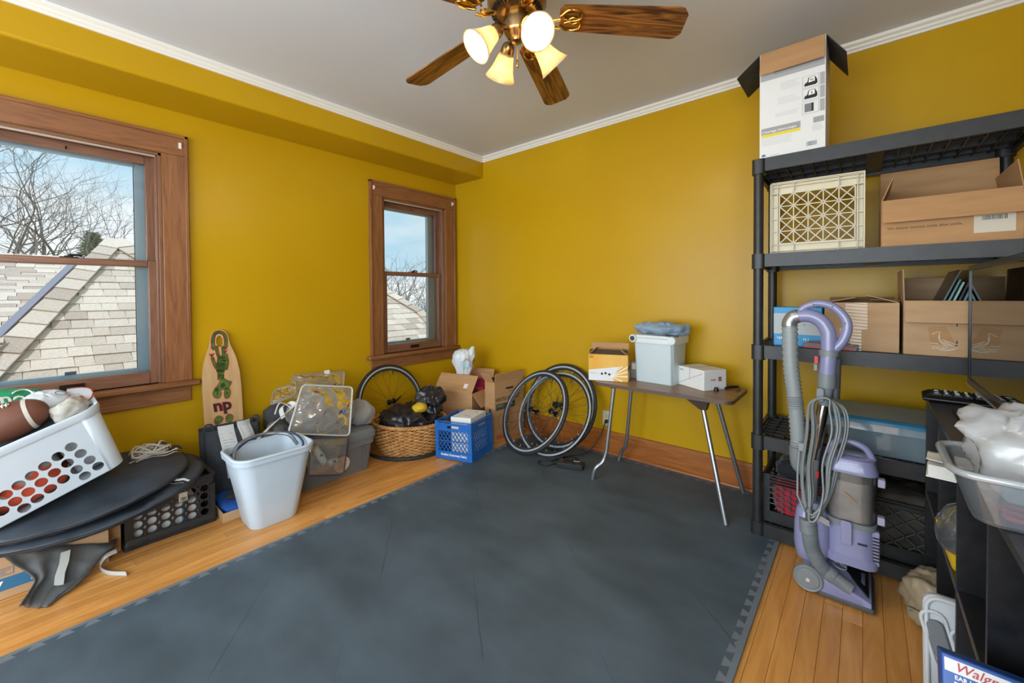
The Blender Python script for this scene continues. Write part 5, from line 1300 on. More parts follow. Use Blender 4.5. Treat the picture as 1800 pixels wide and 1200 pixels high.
# ------------------------------------------------------------------ skateboard deck
def longboard():
    MP = mat('maple_ply', '#c9a477', .45, col2='#bd9666', scale=4, stretch=(8, 1, 1)); 
    top = Vector((.022, -2.09, .985)); bot = Vector((.16, -2.045, .012))
    ax = (top-bot).normalized(); n = Vector((1, 0, .14)).normalized()
    L = (top-bot).length
    mx = frame(bot, Vector((0, 1, 0)), ax); 
    t = thing('longboard_deck', 'maple longboard deck with green frog print leaning between the windows', 'skateboard', mx=mx)
    prof = [(.0, .060), (.03, .085), (.10, .100), (.30, .102), (.62, .104), (.72, .100), (.80, .088), (.86, .070), (.90, .056), (.93, .051), (.955, .048), (.975, .042), (.99, .029), (.998, .012)]
    right = [(w, v*L) for v, w in prof]; out = right+[(-w, v) for w, v in reversed(right)]
    # rounded opening near the tip: build two half outlines around it
    hc = .925*L; hw, hh = .019, .036
    hole = [(hw*math.cos(a), hc+hh*math.sin(a)) for a in [PI/2-PI*k/12 for k in range(13)]]   # right side of hole, top to bottom
    R = [(0, 0)]+right+[(0, L)]+[(0, hc+hh)]+hole[1:-1]+[(0, hc-hh)]
    th = .011
    mb = MB(); mb.prism(R, -th, 0); mb.prism([(-x, y) for x, y in R], -th, 0)
    mb.build('deck', MP, t)
    GRN = mat('frog_green', '#5a7a2c', .5, col2='#3f5a20', scale=30); REDL = mat('graphic_red', '#a3202a', .5); BK = mat('graphic_black', '#221d1c', .5)
    def blob(name, pts, m, z, grow=0, n=4):
        c = Vector((sum(p[0] for p in pts)/len(pts), sum(p[1] for p in pts)/len(pts), 0))
        q = smooth_path([(p[0], p[1], 0) for p in pts], n, True)
        if grow: q = [c+(p-c)*(1+grow/max(.004, (p-c).length)) for p in q]
        return MB().add([(p.x, p.y, z) for p in q], [tuple(range(len(q)))]).build(name, m, t)
    def limb(name, pts, r, m, z):
        q = smooth_path([(p[0], p[1], 0) for p in pts], 5); mb = MB()
        for i in range(len(q)-1):
            d = (q[i+1]-q[i]).normalized(); s_ = Vector((-d.y, d.x, 0))*r
            mb.add([(q[i]-s_-d*r*.3)[:2]+(z,), (q[i+1]-s_+d*r*.3)[:2]+(z,), (q[i+1]+s_+d*r*.3)[:2]+(z,), (q[i]+s_-d*r*.3)[:2]+(z,)], [(0, 1, 2, 3)])
        return mb.build(name, m, t)
    def fig(pts, r):
        limb('graphic_outline', pts, r+.004, REDL, .0006); limb('frog_print', pts, r, GRN, .0012)
    fig([(-.004, .735*L), (.0, .78*L), (.006, .825*L)], .020)                # body
    fig([(-.012, .83*L), (-.018, .87*L), (-.020, .895*L)], .006); fig([(.016, .83*L), (.016, .87*L), (.018, .89*L)], .006)
    fig([(-.034, .885*L), (-.036, .93*L), (-.026, .972*L), (.0, .985*L), (.026, .968*L), (.034, .93*L), (.030, .885*L)], .007)
    fig([(-.014, .735*L), (-.032, .775*L), (-.044, .825*L)], .006); fig([(.022, .74*L), (.032, .785*L), (.026, .84*L)], .008)
    for hx, hy in ((-.046, .83), (.024, .845), (-.036, .872), (.030, .872)):
        for k in (-1, 0, 1): limb('graphic_outline', [(hx, hy*L), (hx+.012*k, (hy+.020)*L)], .0035, REDL, .0009)
    fig([(-.006, .68*L), (-.004, .74*L)], .014)
    for b in ([(-.040, .625*L), (-.020, .650*L), (.002, .685*L), (.030, .665*L), (.050, .655*L), (.036, .625*L), (.022, .61*L), (.0, .615*L), (-.03, .605*L)], [(-.044, .575*L), (-.020, .565*L), (-.010, .60*L), (-.03, .63*L), (-.050, .605*L)], [(.010, .56*L), (.034, .562*L), (.040, .605*L), (.014, .62*L)]):
        blob('graphic_outline', b, REDL, .0006, .004); blob('frog_print', b, GRN, .0012)
    for b in ([(-.006, .625*L), (.014, .635*L), (.010, .655*L), (-.008, .65*L)], [(-.034, .585*L), (-.024, .59*L), (-.028, .61*L)], [(.020, .58*L), (.030, .585*L), (.024, .60*L)]): blob('frog_shading', b, mat('frog_dark', '#2b3a18', .5), .0016)
    # lettering
    text('np', .098, REDL, t, T(-.052, .485*L, .0006), bold=.055, shear=-.1); text('np', .098, BK, t, T(-.052, .485*L, .0011), bold=.022, shear=-.1)
    for b in ([(-.045, .405*L), (-.02, .41*L), (-.008, .435*L), (-.030, .452*L), (-.050, .435*L)], [(.012, .41*L), (.036, .405*L), (.046, .435*L), (.024, .452*L), (.010, .435*L)]):
        blob('graphic_outline', b, REDL, .0006, .004); blob('frog_print', b, GRN, .0012)
longboard()

# ------------------------------------------------------------------ charcoal bag with care labels
def charcoal_bag():
    CH = mat('charcoal_canvas', '#3b4047', .92, col2='#343940', scale=30, bump=.3, bscale=140)
    t = thing('storage_bag', 'charcoal fabric storage bag with looped handles and white care labels', 'bag', (.24, -2.03, 0.001))
    def fn(u, v):
        y = -.15+.30*u; z = .40*v; k = math.sin(PI*u)**.5*math.sin(PI*min(1, v*.9+.05))**.5
        return (.03+.075*k-.07*v+.012*fbm((y, z, 0), 9, 2, 1)+.004*math.sin(u*20+v*7), y*(1-.03*v), z)
    MB().grid(fn, 30, 30).build('front_panel', CH, t, smooth=70, solid=.006)
    def fb(u, v): return (-.06-.075*v-.02*math.sin(PI*u)*math.sin(PI*v), -.15+.30*u, .40*v)
    MB().grid(fb, 12, 12).build('back_panel', CH, t, smooth=70, solid=.006)
    for s in (-1, 1):
        def fs(u, v): 
            a = fn(0 if s < 0 else 1, v); b = fb(0 if s < 0 else 1, v); return (a[0]*(1-u)+b[0]*u, a[1]*(1-u)+b[1]*u+s*.01*math.sin(PI*u), a[2])
        MB().grid(fs, 6, 12).build('side_panel', CH, t, smooth=70)
        y = s*.125; MB().tube(smooth_path([(-.03, y-.022*s, .385), (-.03, y-.020*s, .43), (-.03, y+.012*s, .435), (-.028, y+.022*s, .395)], 5), .006, 6).build('loop_handle', CH, t, smooth=60)
    PT = mat('care_paper', '#c9cccb', .7)
    def lab(y0, y1, z0, z1, sl):
        def p(u, v):
            z = z0+(z1-z0)*v; y = y0+(y1-y0)*u+sl*(1-v); a = fn(min(1, max(0, (y+.15)/.30)), min(1, z/.40)); return (a[0]+.010+.004*math.sin(v*6), y, z+.012*(v == 1))
        o = MB().grid(p, 4, 14).build('care_label', PT, t, smooth=60)
        mb = MB()
        for k in range(14):
            v = .12+.8*k/14; a, b = Vector(p(.12, v)), Vector(p(.88-.2*((k*7) % 3)/3, v)); e = Vector((.0015, 0, 0)); mb.add([a+e, b+e, b+e+Vector((0, 0, .003)), a+e+Vector((0, 0, .003))], [(0, 1, 2, 3)])
        mb.build('fine_print', GREYINK, o)
    lab(-.085, -.005, .13, .41, .025); lab(.012, .085, .32, .42, .02)
    # tray carton with blue cloth and a glove
    o, _ = carton('shallow_carton', 'shallow open carton tray beside the black crate', .28, .20, .05, (.450, -2.085, 0.0), 0, CARD2)
    b = heap('blue_cloth', mat('royal_blue_fabric', '#1d55a8', .85), None, (.447, -2.085, .042), (.125, .085, .028), 36, .008, 12, 3, lump=.2, flat=.9, power=4); tag(b, 'royal blue cloth folded in the shallow carton', 'cloth')
    b = heap('grey_glove', mat('glove_grey', '#70757a', .9), None, (.497, -2.055, .078), (.050, .038, .022), 30, .014, 20, 2, lump=.4, flat=.7); tag(b, 'grey knit glove lying on the royal blue cloth', 'glove')
    b = heap('black_glove', mat('glove_black', '#2a2c30', .9), None, (.478, -2.098, .090), (.038, .045, .020), 30, .016, 20, 9, lump=.5, flat=.7); tag(b, 'black knit glove crumpled beside the grey glove', 'glove')
charcoal_bag()

# ------------------------------------------------------------------ black collapsible crate with round holes
def hole_crate():
    w, d, h = .355, .36, .255     # w along y, d along x
    t = thing('collapsible_crate', 'black folding crate with round holes under the wheel bags', 'crate', (.345, -2.38, 0.001))
    def panel(fm, L, H, cols, rows, name):
        bm = bmesh.new(); n = 16; r = .0175
        cw = L/cols; ch = H/rows
        for i in range(cols):
            for j in range(rows):
                cx_, cy_ = cw*(i+.5), ch*(j+.5)
                inner = [bm.verts.new((cx_+r*math.cos(2*PI*k/n), cy_+r*math.sin(2*PI*k/n), 0)) for k in range(n)]
                def edge(a):
                    x, y = math.cos(a), math.sin(a); s = min(cw/2/abs(x) if abs(x) > 1e-6 else 9, ch/2/abs(y) if abs(y) > 1e-6 else 9); return (cx_+x*s, cy_+y*s, 0)
                outer = [bm.verts.new(edge(2*PI*k/n)) for k in range(n)]
                for k in range(n): bm.faces.new((inner[k], outer[k], outer[(k+1) % n], inner[(k+1) % n]))
                for sx in (0, 1):
                    for sy in (0, 1):
                        pass
        # square corners of each cell
        bmesh.ops.remove_doubles(bm, verts=bm.verts, dist=1e-5)
        me = bpy.data.meshes.new(name); bm.to_mesh(me); bm.free(); me.transform(fm); me.materials.append(BLACKPL)
        o = bpy.data.objects.new(name, me); COL.objects.link(o); o.parent = t
        md = o.modifiers.new('s', 'SOLIDIFY'); md.thickness = .004; md.offset = 0
        return o
    for fm, L in ((frame((d/2-.006, -w/2+.02, .045), (0, 1, 0), (0, 0, 1)), w-.04), (frame((-d/2+.006, -w/2+.02, .045), (0, 1, 0), (0, 0, 1)), w-.04), (frame((-d/2+.02, w/2-.006, .045), (1, 0, 0), (0, 0, 1)), d-.04), (frame((-d/2+.02, -w/2+.006, .045), (1, 0, 0), (0, 0, 1)), d-.04)):
        panel(fm, L, .165, 6, 4, 'holed_panel')
    MB().loft([ring3(rrect(d, w, .012, 2), h-.045), ring3(rrect(d+.008, w+.008, .012, 2), h), ring3(rrect(d-.03, w-.03, .01, 2), h), ring3(rrect(d-.03, w-.03, .01, 2), h-.045)], closed=True).build('top_frame', BLACKPL, t)
    MB().loft([ring3(rrect(d+.012, w+.012, .012, 2), 0), ring3(rrect(d+.012, w+.012, .012, 2), .022), ring3(rrect(d, w, .012, 2), .046), ring3(rrect(d-.025, w-.025, .01, 2), .046), ring3(rrect(d-.025, w-.025, .01, 2), 0)], closed=True).build('base_frame', BLACKPL, t)
    MB().box(-d/2+.01, d/2-.01, -w/2+.01, w/2-.01, .002, .008).build('base_plate', BLACKPL, t)
    for c0 in (-1, 1):
        for c1 in (-1, 1): MB().cbox((c0*(d/2-.012), c1*(w/2-.012), .12), (.024, .024, .17)).build('corner_post', BLACKPL, t)
    for q, s_ in (((d/2+.006, -.12, .018), (.006, .06, .014)), ((d/2+.006, .10, .018), (.006, .06, .014)), ((d/2+.003, .12, h-.018), (.008, .05, .016))):
        MB().cbox(q, s_).build('latch', BLACKPL, t, bevel=.002)
    decal('barcode_label', LABELW, t, frame((d/2-.0035, .025, .155), (0, 1, 0), (0, 0, 1)), 0, .035, 0, .045); barcode(t, frame((d/2-.003, .028, .158), (0, 1, 0), (0, 0, 1)), .004, .028, .0, .018)
    o, _ = carton('white_carton', 'white and blue carton seen through the holes of the black crate', .24, .27, .12, (.355, -2.40, .012), 0, WHITE_P, closed=True)
    f = fplane(.24, .27, .12, 'R'); decal('blue_stripe', mat('sky_blue_print', '#3f9fce', .5), o, f, .20, .215, .0, .12)
hole_crate()
def ray_plane(px, py, p, n):
    m = SC.camera.matrix_world.to_3x3(); d = -m.col[2]+m.col[0]*((px-900)/725.4)+m.col[1]*((529.68-py)/725.4)
    return CAMP+d*((Vector(p)-CAMP).dot(n)/d.dot(n))
# ------------------------------------------------------------------ things under the laundry basket
def wheel_bags():
    BG = mat('bag_black_nylon', '#2b323b', .55, col2='#353d47', scale=6, bump=.25, bscale=40); ST = mat('white_stripe', '#d9dadb', .6)
    def disc(label, c, r, tilt, seed, stripes, cone=0):
        n = Vector(tilt).normalized(); x = Vector((0, 1, 0)); x = (x-n*x.dot(n)).normalized()
        t = thing('wheel_bag', label, 'bag', mx=frame(c, x, za=n), group='round wheel bags')
        mb = MB(); N = 64
        def ring(rr, z): return [((rr+.012*fbm((math.cos(a)*2, math.sin(a)*2, 0), 1.3, 2, seed))*math.cos(a), (rr+.012*fbm((math.cos(a)*2, math.sin(a)*2, 0), 1.3, 2, seed))*math.sin(a), z+.013*fbm((rr*math.cos(a), rr*math.sin(a), 0), 8, 2, seed)+(.018*(ridged((rr*math.cos(a), rr*math.sin(a), 0), 5, 2, seed)-1) if rr < r*.95 else 0)) for a in [2*PI*k/N for k in range(N)]]
        mb.loft([ring(r*k, z) for k, z in ((.02, -.010), (.5, -.012), (.96, -.012), (1, -.004), (1.0, .006), (.97, .014), (.8, .018+cone*.08), (.6, .020+cone*.23), (.4, .018+cone*.45), (.2, .02+cone*.75), (.02, .02+cone))])
        mb.build('bag_shell', BG, t, smooth=70)
        pts = [((r+.002)*math.cos(a), (r+.002)*math.sin(a), .001+.008*fbm((r*math.cos(a), r*math.sin(a), 0), 8, 2, seed)) for a in [2*PI*k/80 for k in range(80)]]
        MB().tube([((r+.002+.012*fbm((math.cos(a)*2, math.sin(a)*2, 0), 1.3, 2, seed))*math.cos(a), (r+.002+.012*fbm((math.cos(a)*2, math.sin(a)*2, 0), 1.3, 2, seed))*math.sin(a), .001) for a in [2*PI*k/80 for k in range(80)]], .006, 6, closed=True).build('piping', mat('bag_piping', '#16181c', .5), t, smooth=60)
        for (a, r0, r1, w) in stripes:
            a = math.radians(a); d = Vector((math.cos(a), math.sin(a), 0)); s = Vector((-d.y, d.x, 0))*w
            z0 = .034
            def fn(u, v): 
                p = d*(r*(r0+(r1-r0)*u))+s*(v*2-1); return (p.x, p.y, .0215+cone*max(0, 1-p.length/r)**1.55+.018*(ridged((p.x, p.y, 0), 5, 2, seed)-1)+.013*fbm((p.x, p.y, 0), 8, 2, seed)+.004)
            MB().grid(fn, 12, 2).build('white_stripe', ST, t, smooth=60)
        return t
    disc('flat round black wheel bag, the lower of two under the laundry basket', (.405, -2.635, .266), .395, (.04, -.10, 1), 8, [(-38, .82, .97, .008), (-44, .82, .97, .005)])
    disc('flat round black wheel bag with white stripes under the laundry basket', (.37, -2.68, .300), .385, (.04, -.10, 1), 8, [(12, .45, .98, .008), (4, .5, .98, .004), (28, .62, .95, .006)], cone=.062)
    # strap tangle and white rope on the bags
    t = thing('white_rope', 'tangled coil of thin white rope lying on the wheel bags', 'rope', PX(266, 802, 'z', .338)); c = t.location.copy()
    rg = random.Random(4); p = []
    for k in range(46):
        a = k*1.35+rg.uniform(-.5, .5); r = .030+.050*rg.random()
        if k % 9 == 4: r = .095
        p.append((r*.9*math.cos(a), max(-.075, r*1.25*math.sin(a)), max(.006, .012+.085*rg.random()*(1-r*6))))
    MB().tube(smooth_path(p, 6), .0046, 6).build('rope_coil', mat('white_rope_cotton', '#cfc9bd', .9), t, smooth=60)
    t = thing('webbing_loop', 'black webbing handle looped up from the wheel bags beside the rope', 'strap', PX(285, 800, 'x', .30)); c = t.location.copy()
    for pts in ([PX(270, 812, 'z', .322), PX(272, 782, 'x', .22), PX(292, 780, 'x', .22), PX(310, 808, 'z', .322)], [PX(296, 812, 'z', .322), PX(303, 786, 'x', .24), PX(319, 788, 'x', .25), PX(318, 812, 'z', .318)]):
        sp = smooth_path(pts, 6); MB().loft([[q-c+Vector((.016, -.003, .004)), q-c+Vector((-.016, .003, .004)), q-c+Vector((-.016, .003, -.002)), q-c+Vector((.016, -.003, -.002))] for q in sp]).build('webbing', BG, t, smooth=60)
wheel_bags()
def left_carton():
    BLU = mat('carton_blue', '#2f6f97', .7)
    w, d, h = .56, .38, .20
    o, _ = carton('shipping_carton', 'brown carton with blue printed band and lettering under the grey jacket', w, d, h, (.375, -2.895, 0.001), math.radians(90), CARD2, closed=True)
    f = fplane(w, d, h, 'F')     # faces the room: x to the right (+y)
    decal('blue_band', BLU, o, f, .0, w, .035, .085)
    text('PACIFIC', .055, BLU, o, f @ T(.02, .125, .0008), bold=.01); text('287', .045, WINK, o, f @ T(.19, .043, .0012), bold=.02)
    MB().add([(.315, .098, .0008), (.40, .118, .0008), (.40, .111, .0008)], [(0, 1, 2)], f).build('blue_arrow', BLU, o)
    mb = MB(); bars(mb, f, [(.20, .095, .285, .095), (.20, .122, .285, .122), (.20, .095, .20, .122), (.285, .095, .285, .122)], .002, .0008, .0008); mb.build('print_frame', BLU, o); lines('fine_print', BLU, o, f, .208, .28, .102, .115, 3, .002)
    decal('label', LABELW, o, f, .33, .39, .045, .075, .0014); barcode(o, f, .333, .385, .048, .073)
    # grey jacket draped over the carton and onto the floor
    JK = mat('grey_softshell', '#5f6162', .92, col2='#545657', scale=14, bump=.3, bscale=160); RF = mat('reflective_strip', '#aeb0ad', .45)
    t = thing('grey_jacket', 'dark grey jacket with pale reflective strips hanging down to the floor', 'jacket', (.58, -2.75, .0))
    rows = [[(0, 920), (60, 935), (130, 950), (205, 945)], [(0, 965), (65, 968), (130, 962), (200, 958)], [(25, 990), (72, 985), (125, 985), (178, 978)], [(62, 1015), (80, 1010), (115, 1012), (160, 1002)], [(38, 1058), (62, 1040), (95, 1035), (140, 1022)], [(36, 1063), (55, 1064), (75, 1064), (92, 1056)]]
    xs = [.52, .60, .61, .63, .655, .675]
    R = [[PX(px, py, 'x', x) for px, py in r] for r, x in zip(rows, xs)]
    R[-1] = [Vector((PX(px, py, 'z', .008))) for px, py in rows[-1]]; R[-2] = [PX(px, py, 'z', .02+.03*(3-i)/3) for i, (px, py) in enumerate(rows[-2])]
    g = [smooth_path(r, 8) for r in R]; cols = list(zip(*g)); g2 = [smooth_path(c, 7) for c in cols]
    nu, nv = len(g2)-1, len(g2[0])-1; loc = t.location
    def fn(u, v):
        p = g2[round(u*nu)][round(v*nv)]; k = .012*(ridged(p, 10, 2, 3)-1)+.008*math.sin(u*22+v*3); q = p-loc+Vector((k+.012, 0, 0)); q.z = max(.002, q.z)
        if q.y+loc.y < -2.600 and q.z < .208: q.x = max(q.x, .574-loc.x)
        return q
    MB().grid(fn, nu, nv).build('jacket_cloth', JK, t, smooth=70, solid=.005)
    def strip(pix, w):
        rings = []
        for (px, py, x) in pix:
            p = PX(px, py, 'x', x)-loc; p.z = max(.006, p.z); rings.append([p+Vector((.022, -w, 0)), p+Vector((.022, w, 0)), p+Vector((.025, w, .002)), p+Vector((.025, -w, .002))])
        MB().loft(rings).build('reflective_strip', RF, t, smooth=60)
    strip([(115, 965, .61), (112, 985, .62), (105, 1005, .635), (102, 1030, .66)], .014)
    p = smooth_path([PX(205, 968, 'x', .60), PX(185, 978, 'x', .60), PX(176, 995, 'z', .012), PX(190, 1006, 'z', .006), PX(222, 1008, 'z', .006)], 6)
    MB().loft([[q-loc+Vector((0, -.002, -.008)), q-loc+Vector((.016, .0, -.002)), q-loc+Vector((.016, .0, .001)), q-loc+Vector((0, -.002, .010))] for q in p]).build('reflective_strap', RF, t, smooth=60)
    # small carton beside, under the bags
    o, _ = carton('small_carton', 'small brown carton peeking out beside the black folding crate', .11, .044, .13, (.44, -2.5895, 0.001), math.radians(90) if False else 0, CARD, closed=True)
    lines('fine_print', mat('brown_ink', '#5e4632', .8), o, fplane(.11, .044, .13, 'R'), .006, .038, .03, .09, 6, .002)
left_carton()

# ------------------------------------------------------------------ white laundry basket
def laundry():
    WB = mat('basket_white', '#c5ced6', .4, col2='#bfc9d1', scale=5)
    al = math.radians(22); L, D, H = .44, .36, .285
    B0 = PX(217, 812, 'x', .615)
    ex = Vector((0, math.cos(al), math.sin(al))); ey = Vector((-1, 0, 0)); ez = ex.cross(ey)
    org = B0-ex*(L/2)+ey*(D/2)          # centre of the base
    mx = frame(org, ex, ey)
    t = thing('laundry_basket', 'white plastic laundry basket with round holes tipped on the wheel bags', 'basket', mx=mx)
    n = 6
    r0, r1 = rrect(L, D, .05, n), rrect(L+.05, D+.05, .06, n); N = len(r0); i0 = 3*(n+1)-1
    R0, R1 = ring3(r0, 0), ring3(r1, H)
    mb = MB(); vs = R0+R1; fs = [tuple(range(N-1, -1, -1))]
    for k in range(N):
        if k != i0: fs.append((k, (k+1) % N, N+(k+1) % N, N+k))
    mb.add(vs, fs); mb.build('tub', WB, t, smooth=50, solid=.004, off=1)
    # near panel with holes
    A, B, C_, E_ = (Vector(v) for v in (R0[i0], R0[i0+1], R1[i0+1], R1[i0]))
    px_ = (B-A).normalized(); pn = px_.cross(C_-A).normalized(); py_ = pn.cross(px_)
    inv = mx.inverted(); wn = mx.to_3x3() @ pn; wp = mx @ A
    holes = []
    for r_, c0 in enumerate(((500, 580), (567, 627), (631, 672), (690, 715))):
        for k in range(7):
            X, Y = c0[0]-92*k, c0[1]+(67.5 if r_ < 3 else 68.5)*k
            q = inv @ ray_plane(X/4, 640+Y/4, wp, wn); q = q-A; holes.append((q.dot(px_), q.dot(py_)))
    out = [(0, 0), ((B-A).dot(px_), 0), ((C_-A).dot(px_), (C_-A).dot(py_)), ((E_-A).dot(px_), (E_-A).dot(py_))]
    bm = bmesh.new(); ed = []
    def loop(pts):
        v = [bm.verts.new((A+px_*a+py_*b)) for a, b in pts]
        for i in range(len(v)): ed.append(bm.edges.new((v[i], v[(i+1) % len(v)])))
    loop(out)
    hr = .0185
    for a, b in holes:
        if out[0][0]+.03 < a < out[1][0]-.0 and .02 < b < out[2][1]-.02: loop([(a+hr*math.cos(2*PI*k/18), b+hr*1.05*math.sin(2*PI*k/18)) for k in range(18)])
    bmesh.ops.triangle_fill(bm, use_beauty=True, use_dissolve=False, edges=ed)
    bmesh.ops.recalc_face_normals(bm, faces=bm.faces)
    me = bpy.data.meshes.new('holed_panel'); bm.to_mesh(me); bm.free(); me.materials.append(WB)
    o = bpy.data.objects.new('holed_panel', me); COL.objects.link(o); o.parent = t
    md = o.modifiers.new('s', 'SOLIDIFY'); md.thickness = .004; md.offset = 0
    MB().loft([ring3(rrect(L+.06, D+.06, .065, n), H-.028), ring3(rrect(L+.075, D+.075, .07, n), H-.004), ring3(rrect(L+.07, D+.07, .07, n), H+.006), ring3(rrect(L+.045, D+.045, .06, n), H+.004), ring3(rrect(L+.045, D+.045, .06, n), H-.028)], closed=True).build('rim', WB, t, smooth=50)
    # laundry inside (seen through the holes) and piled in the opening
    CORAL = mat('coral_towel', '#d2583c', .95, col2='#9c9a96', scale=7, lo=.52, hi=.56); GRN = mat('green_bag', '#1d9562', .55, col2='#178555', scale=6)
    def put(name, m, lab, cat, loc, rad, seed, wr=.02, wsc=9, lump=.3, power=2.3, n=48, flat=.95):
        o = heap(name, m, None, (0, 0, 0), rad, n, wr, wsc, seed, lump=lump, flat=flat, power=power); o.matrix_world = mx @ T(*loc); tag(o, lab, cat); return o
    put('coral_towel', CORAL, 'coral and grey towels seen through the laundry basket holes', 'towel', (-.065, -.03, .112), (.135, .12, .100), 3, power=4)
    put('grey_shirt', mat('grey_marl', '#8f9295', .95, col2='#7a7d80', scale=25), 'grey marl shirt showing through holes at the laundry basket end', 'shirt', (.138, -.04, .105), (.062, .105, .092), 5, power=4)
    put('teal_shirt', mat('teal_fabric', '#1d7f6d', .9), 'teal shirt bunched at the lower laundry basket rim', 'shirt', (-.130, -.085, .248), (.072, .07, .038), 7)
    put('blue_shirt', mat('blue_fabric', '#2f69b0', .9), 'blue shirt at the lowest edge of the laundry basket opening', 'shirt', (-.155, .075, .250), (.050, .07, .036), 8)
    put('dark_shirt', mat('dark_slate_fabric', '#2c3436', .95), 'dark slate shirt under the football in the laundry basket', 'shirt', (.055, .03, .250), (.135, .125, .042), 9)
    put('beige_cloth', mat('beige_linen', '#b9b5ab', .95, col2='#aaa69c', scale=20), 'beige linen cloth hanging over the laundry basket rim', 'cloth', (.168, -.110, .305), (.062, .055, .042), 12, .012, 14)
    put('orange_shirt', mat('orange_fabric', '#d0562c', .9), 'orange shirt peeking out below the white cap', 'shirt', (.195, -.015, .290), (.032, .045, .026), 14)
    # football
    c = mx @ Vector((.000, -.085, .352))
    FB = mat('football_brown', '#6d4232', .6, bump=.3, bscale=200)
    t = thing('football', 'brown football with white stripes lying in the laundry basket', 'football', mx=frame(c, mx.to_3x3() @ Vector((.97, -.12, -.10)), za=mx.to_3x3() @ Vector((0, -.4, .9))))
    prof = [(.075*math.cos(a)**.8*1.0 if abs(math.cos(a)) > 1e-6 else 0, .125*math.sin(a)) for a in [-PI/2+PI*k/20 for k in range(21)]]
    rot = RY(PI/2)
    MB().lathe(prof, 28, rot).build('ball', FB, t, smooth=60)
    for s in (-1, 1):
        a = s*.62; MB().lathe([(.0765*math.cos(a+d)**.8, .126*math.sin(a+d)) for d in (-.06, -.03, 0, .03, .06)], 28, rot).build('white_stripe', mat('football_white', '#cfcabd', .6), t, smooth=60)
    lc = MB(); lc.tube([(-.04, 0, .0755), (0, 0, .0785), (.04, 0, .0755)], .003, 5)
    for k in range(-3, 4): lc.tube([(k*.011, -.012, .0755), (k*.011, 0, .0795), (k*.011, .012, .0755)], .0028, 5)
    lc.build('laces', mat('football_white', '#cfcabd', .6), t)
    # green shopping bag with white script
    ctr = PX(30, 712, 'x', .30); t = thing('shopping_bag', 'green fabric shopping bag with white script lettering atop the laundry', 'bag', ctr)
    a, b, c_, d = PX(-70, 750, 'x', .38), PX(58, 738, 'x', .38), PX(72, 686, 'x', .23), PX(-40, 688, 'x', .23)
    def fn(u, v):
        p = (a*(1-u)+b*u)*(1-v)+(d*(1-u)+c_*u)*v; k = math.sin(PI*u)**.6*math.sin(PI*v)**.6
        return p-ctr+Vector((.05*k, 0, .04*k))+Vector((.6, -.2, .5))*.016*(ridged(p, 8, 3, 4)-1)
    MB().grid(fn, 36, 24).build('bag_cloth', GRN, t, smooth=70, solid=.006)
    lt = [fn(.55+.10*k, .55) for k in range(4)]
    xa = (Vector(fn(.95, .60))-Vector(fn(.5, .42))).normalized(); ya = (Vector(fn(.7, .8))-Vector(fn(.7, .25))).normalized(); za = xa.cross(ya).normalized()
    # the bag lies upside down, so its script reads turned half round
    text('you', .085, WINK, t, frame(Vector(fn(.93, .70))+za*.012, -xa, -ya), bold=.02, shear=.2)
    MB().tube([Vector(fn(.56+.36*s, .66+.18*math.sin(PI*s)))+za*.012 for s in [k/8 for k in range(9)]], .003, 6).build('lettering', WINK, t, smooth=60)
    g = put('green_shirt', mat('dark_green_fabric', '#137044', .85), 'dark green printed shirt between the shopping bag and football', 'shirt', (.085, .09, .315), (.10, .065, .030), 21)
    text('team', .03, WINK, g, T(-.03, -.03, .028), bold=.01)
    # white cap
    c = PX(112, 700, 'x', .40); CP = mat('cap_white', '#c9d0d6', .8)
    t = thing('baseball_cap', 'white cap with red-edged brim lying on the laundry below the window', 'cap', mx=frame(c, Vector((.08, 1, .10)), za=(.35, -.1, .93)))
    def brim(u, v):
        w = .085*math.sqrt(max(0, 1-(u*1.0)**2.6))*1.0
        y = (v*2-1)*w; x = .01+.085*u; return (x, y, .004-.9*y*y-.10*x*x)
    MB().grid(brim, 16, 14).build('brim', CP, t, smooth=70, solid=.004)
    MB().tube([brim(math.sqrt(max(0, 1-(abs(k/12)) ** 2))*.99 if False else u_, v_) for u_, v_ in [(s, 0) for s in [i/12 for i in range(12)]]+[(.995, .5)]+[(s, 1) for s in [1-i/12 for i in range(1, 13)]]], .0025, 5).build('red_edging', mat('cap_red', '#b0402f', .7), t)
    def crown(u, v):
        a = 2*PI*u; b = PI/2*v; r = .082*math.cos(b)
        return (-.055+r*math.cos(a)*.95, r*math.sin(a)*.95, .002+.038*math.sin(b)+.006*fbm((math.cos(a), math.sin(a), b), 2, 2, 5))
    MB().grid(crown, 32, 10).build('crown', CP, t, smooth=70)
    MB().lathe([(.016, .0), (.019, .0), (.019, .001), (.016, .001)], 16, T(-.005, -.012, .037) @ RY(.35), closed=True).build('logo', mat('cap_logo', '#555c64', .7), t); text('alumni', .018, mat('cap_red', '#b0402f', .7), t, T(.012, -.03, .028) @ RZ(.4) @ RY(.3))
laundry()

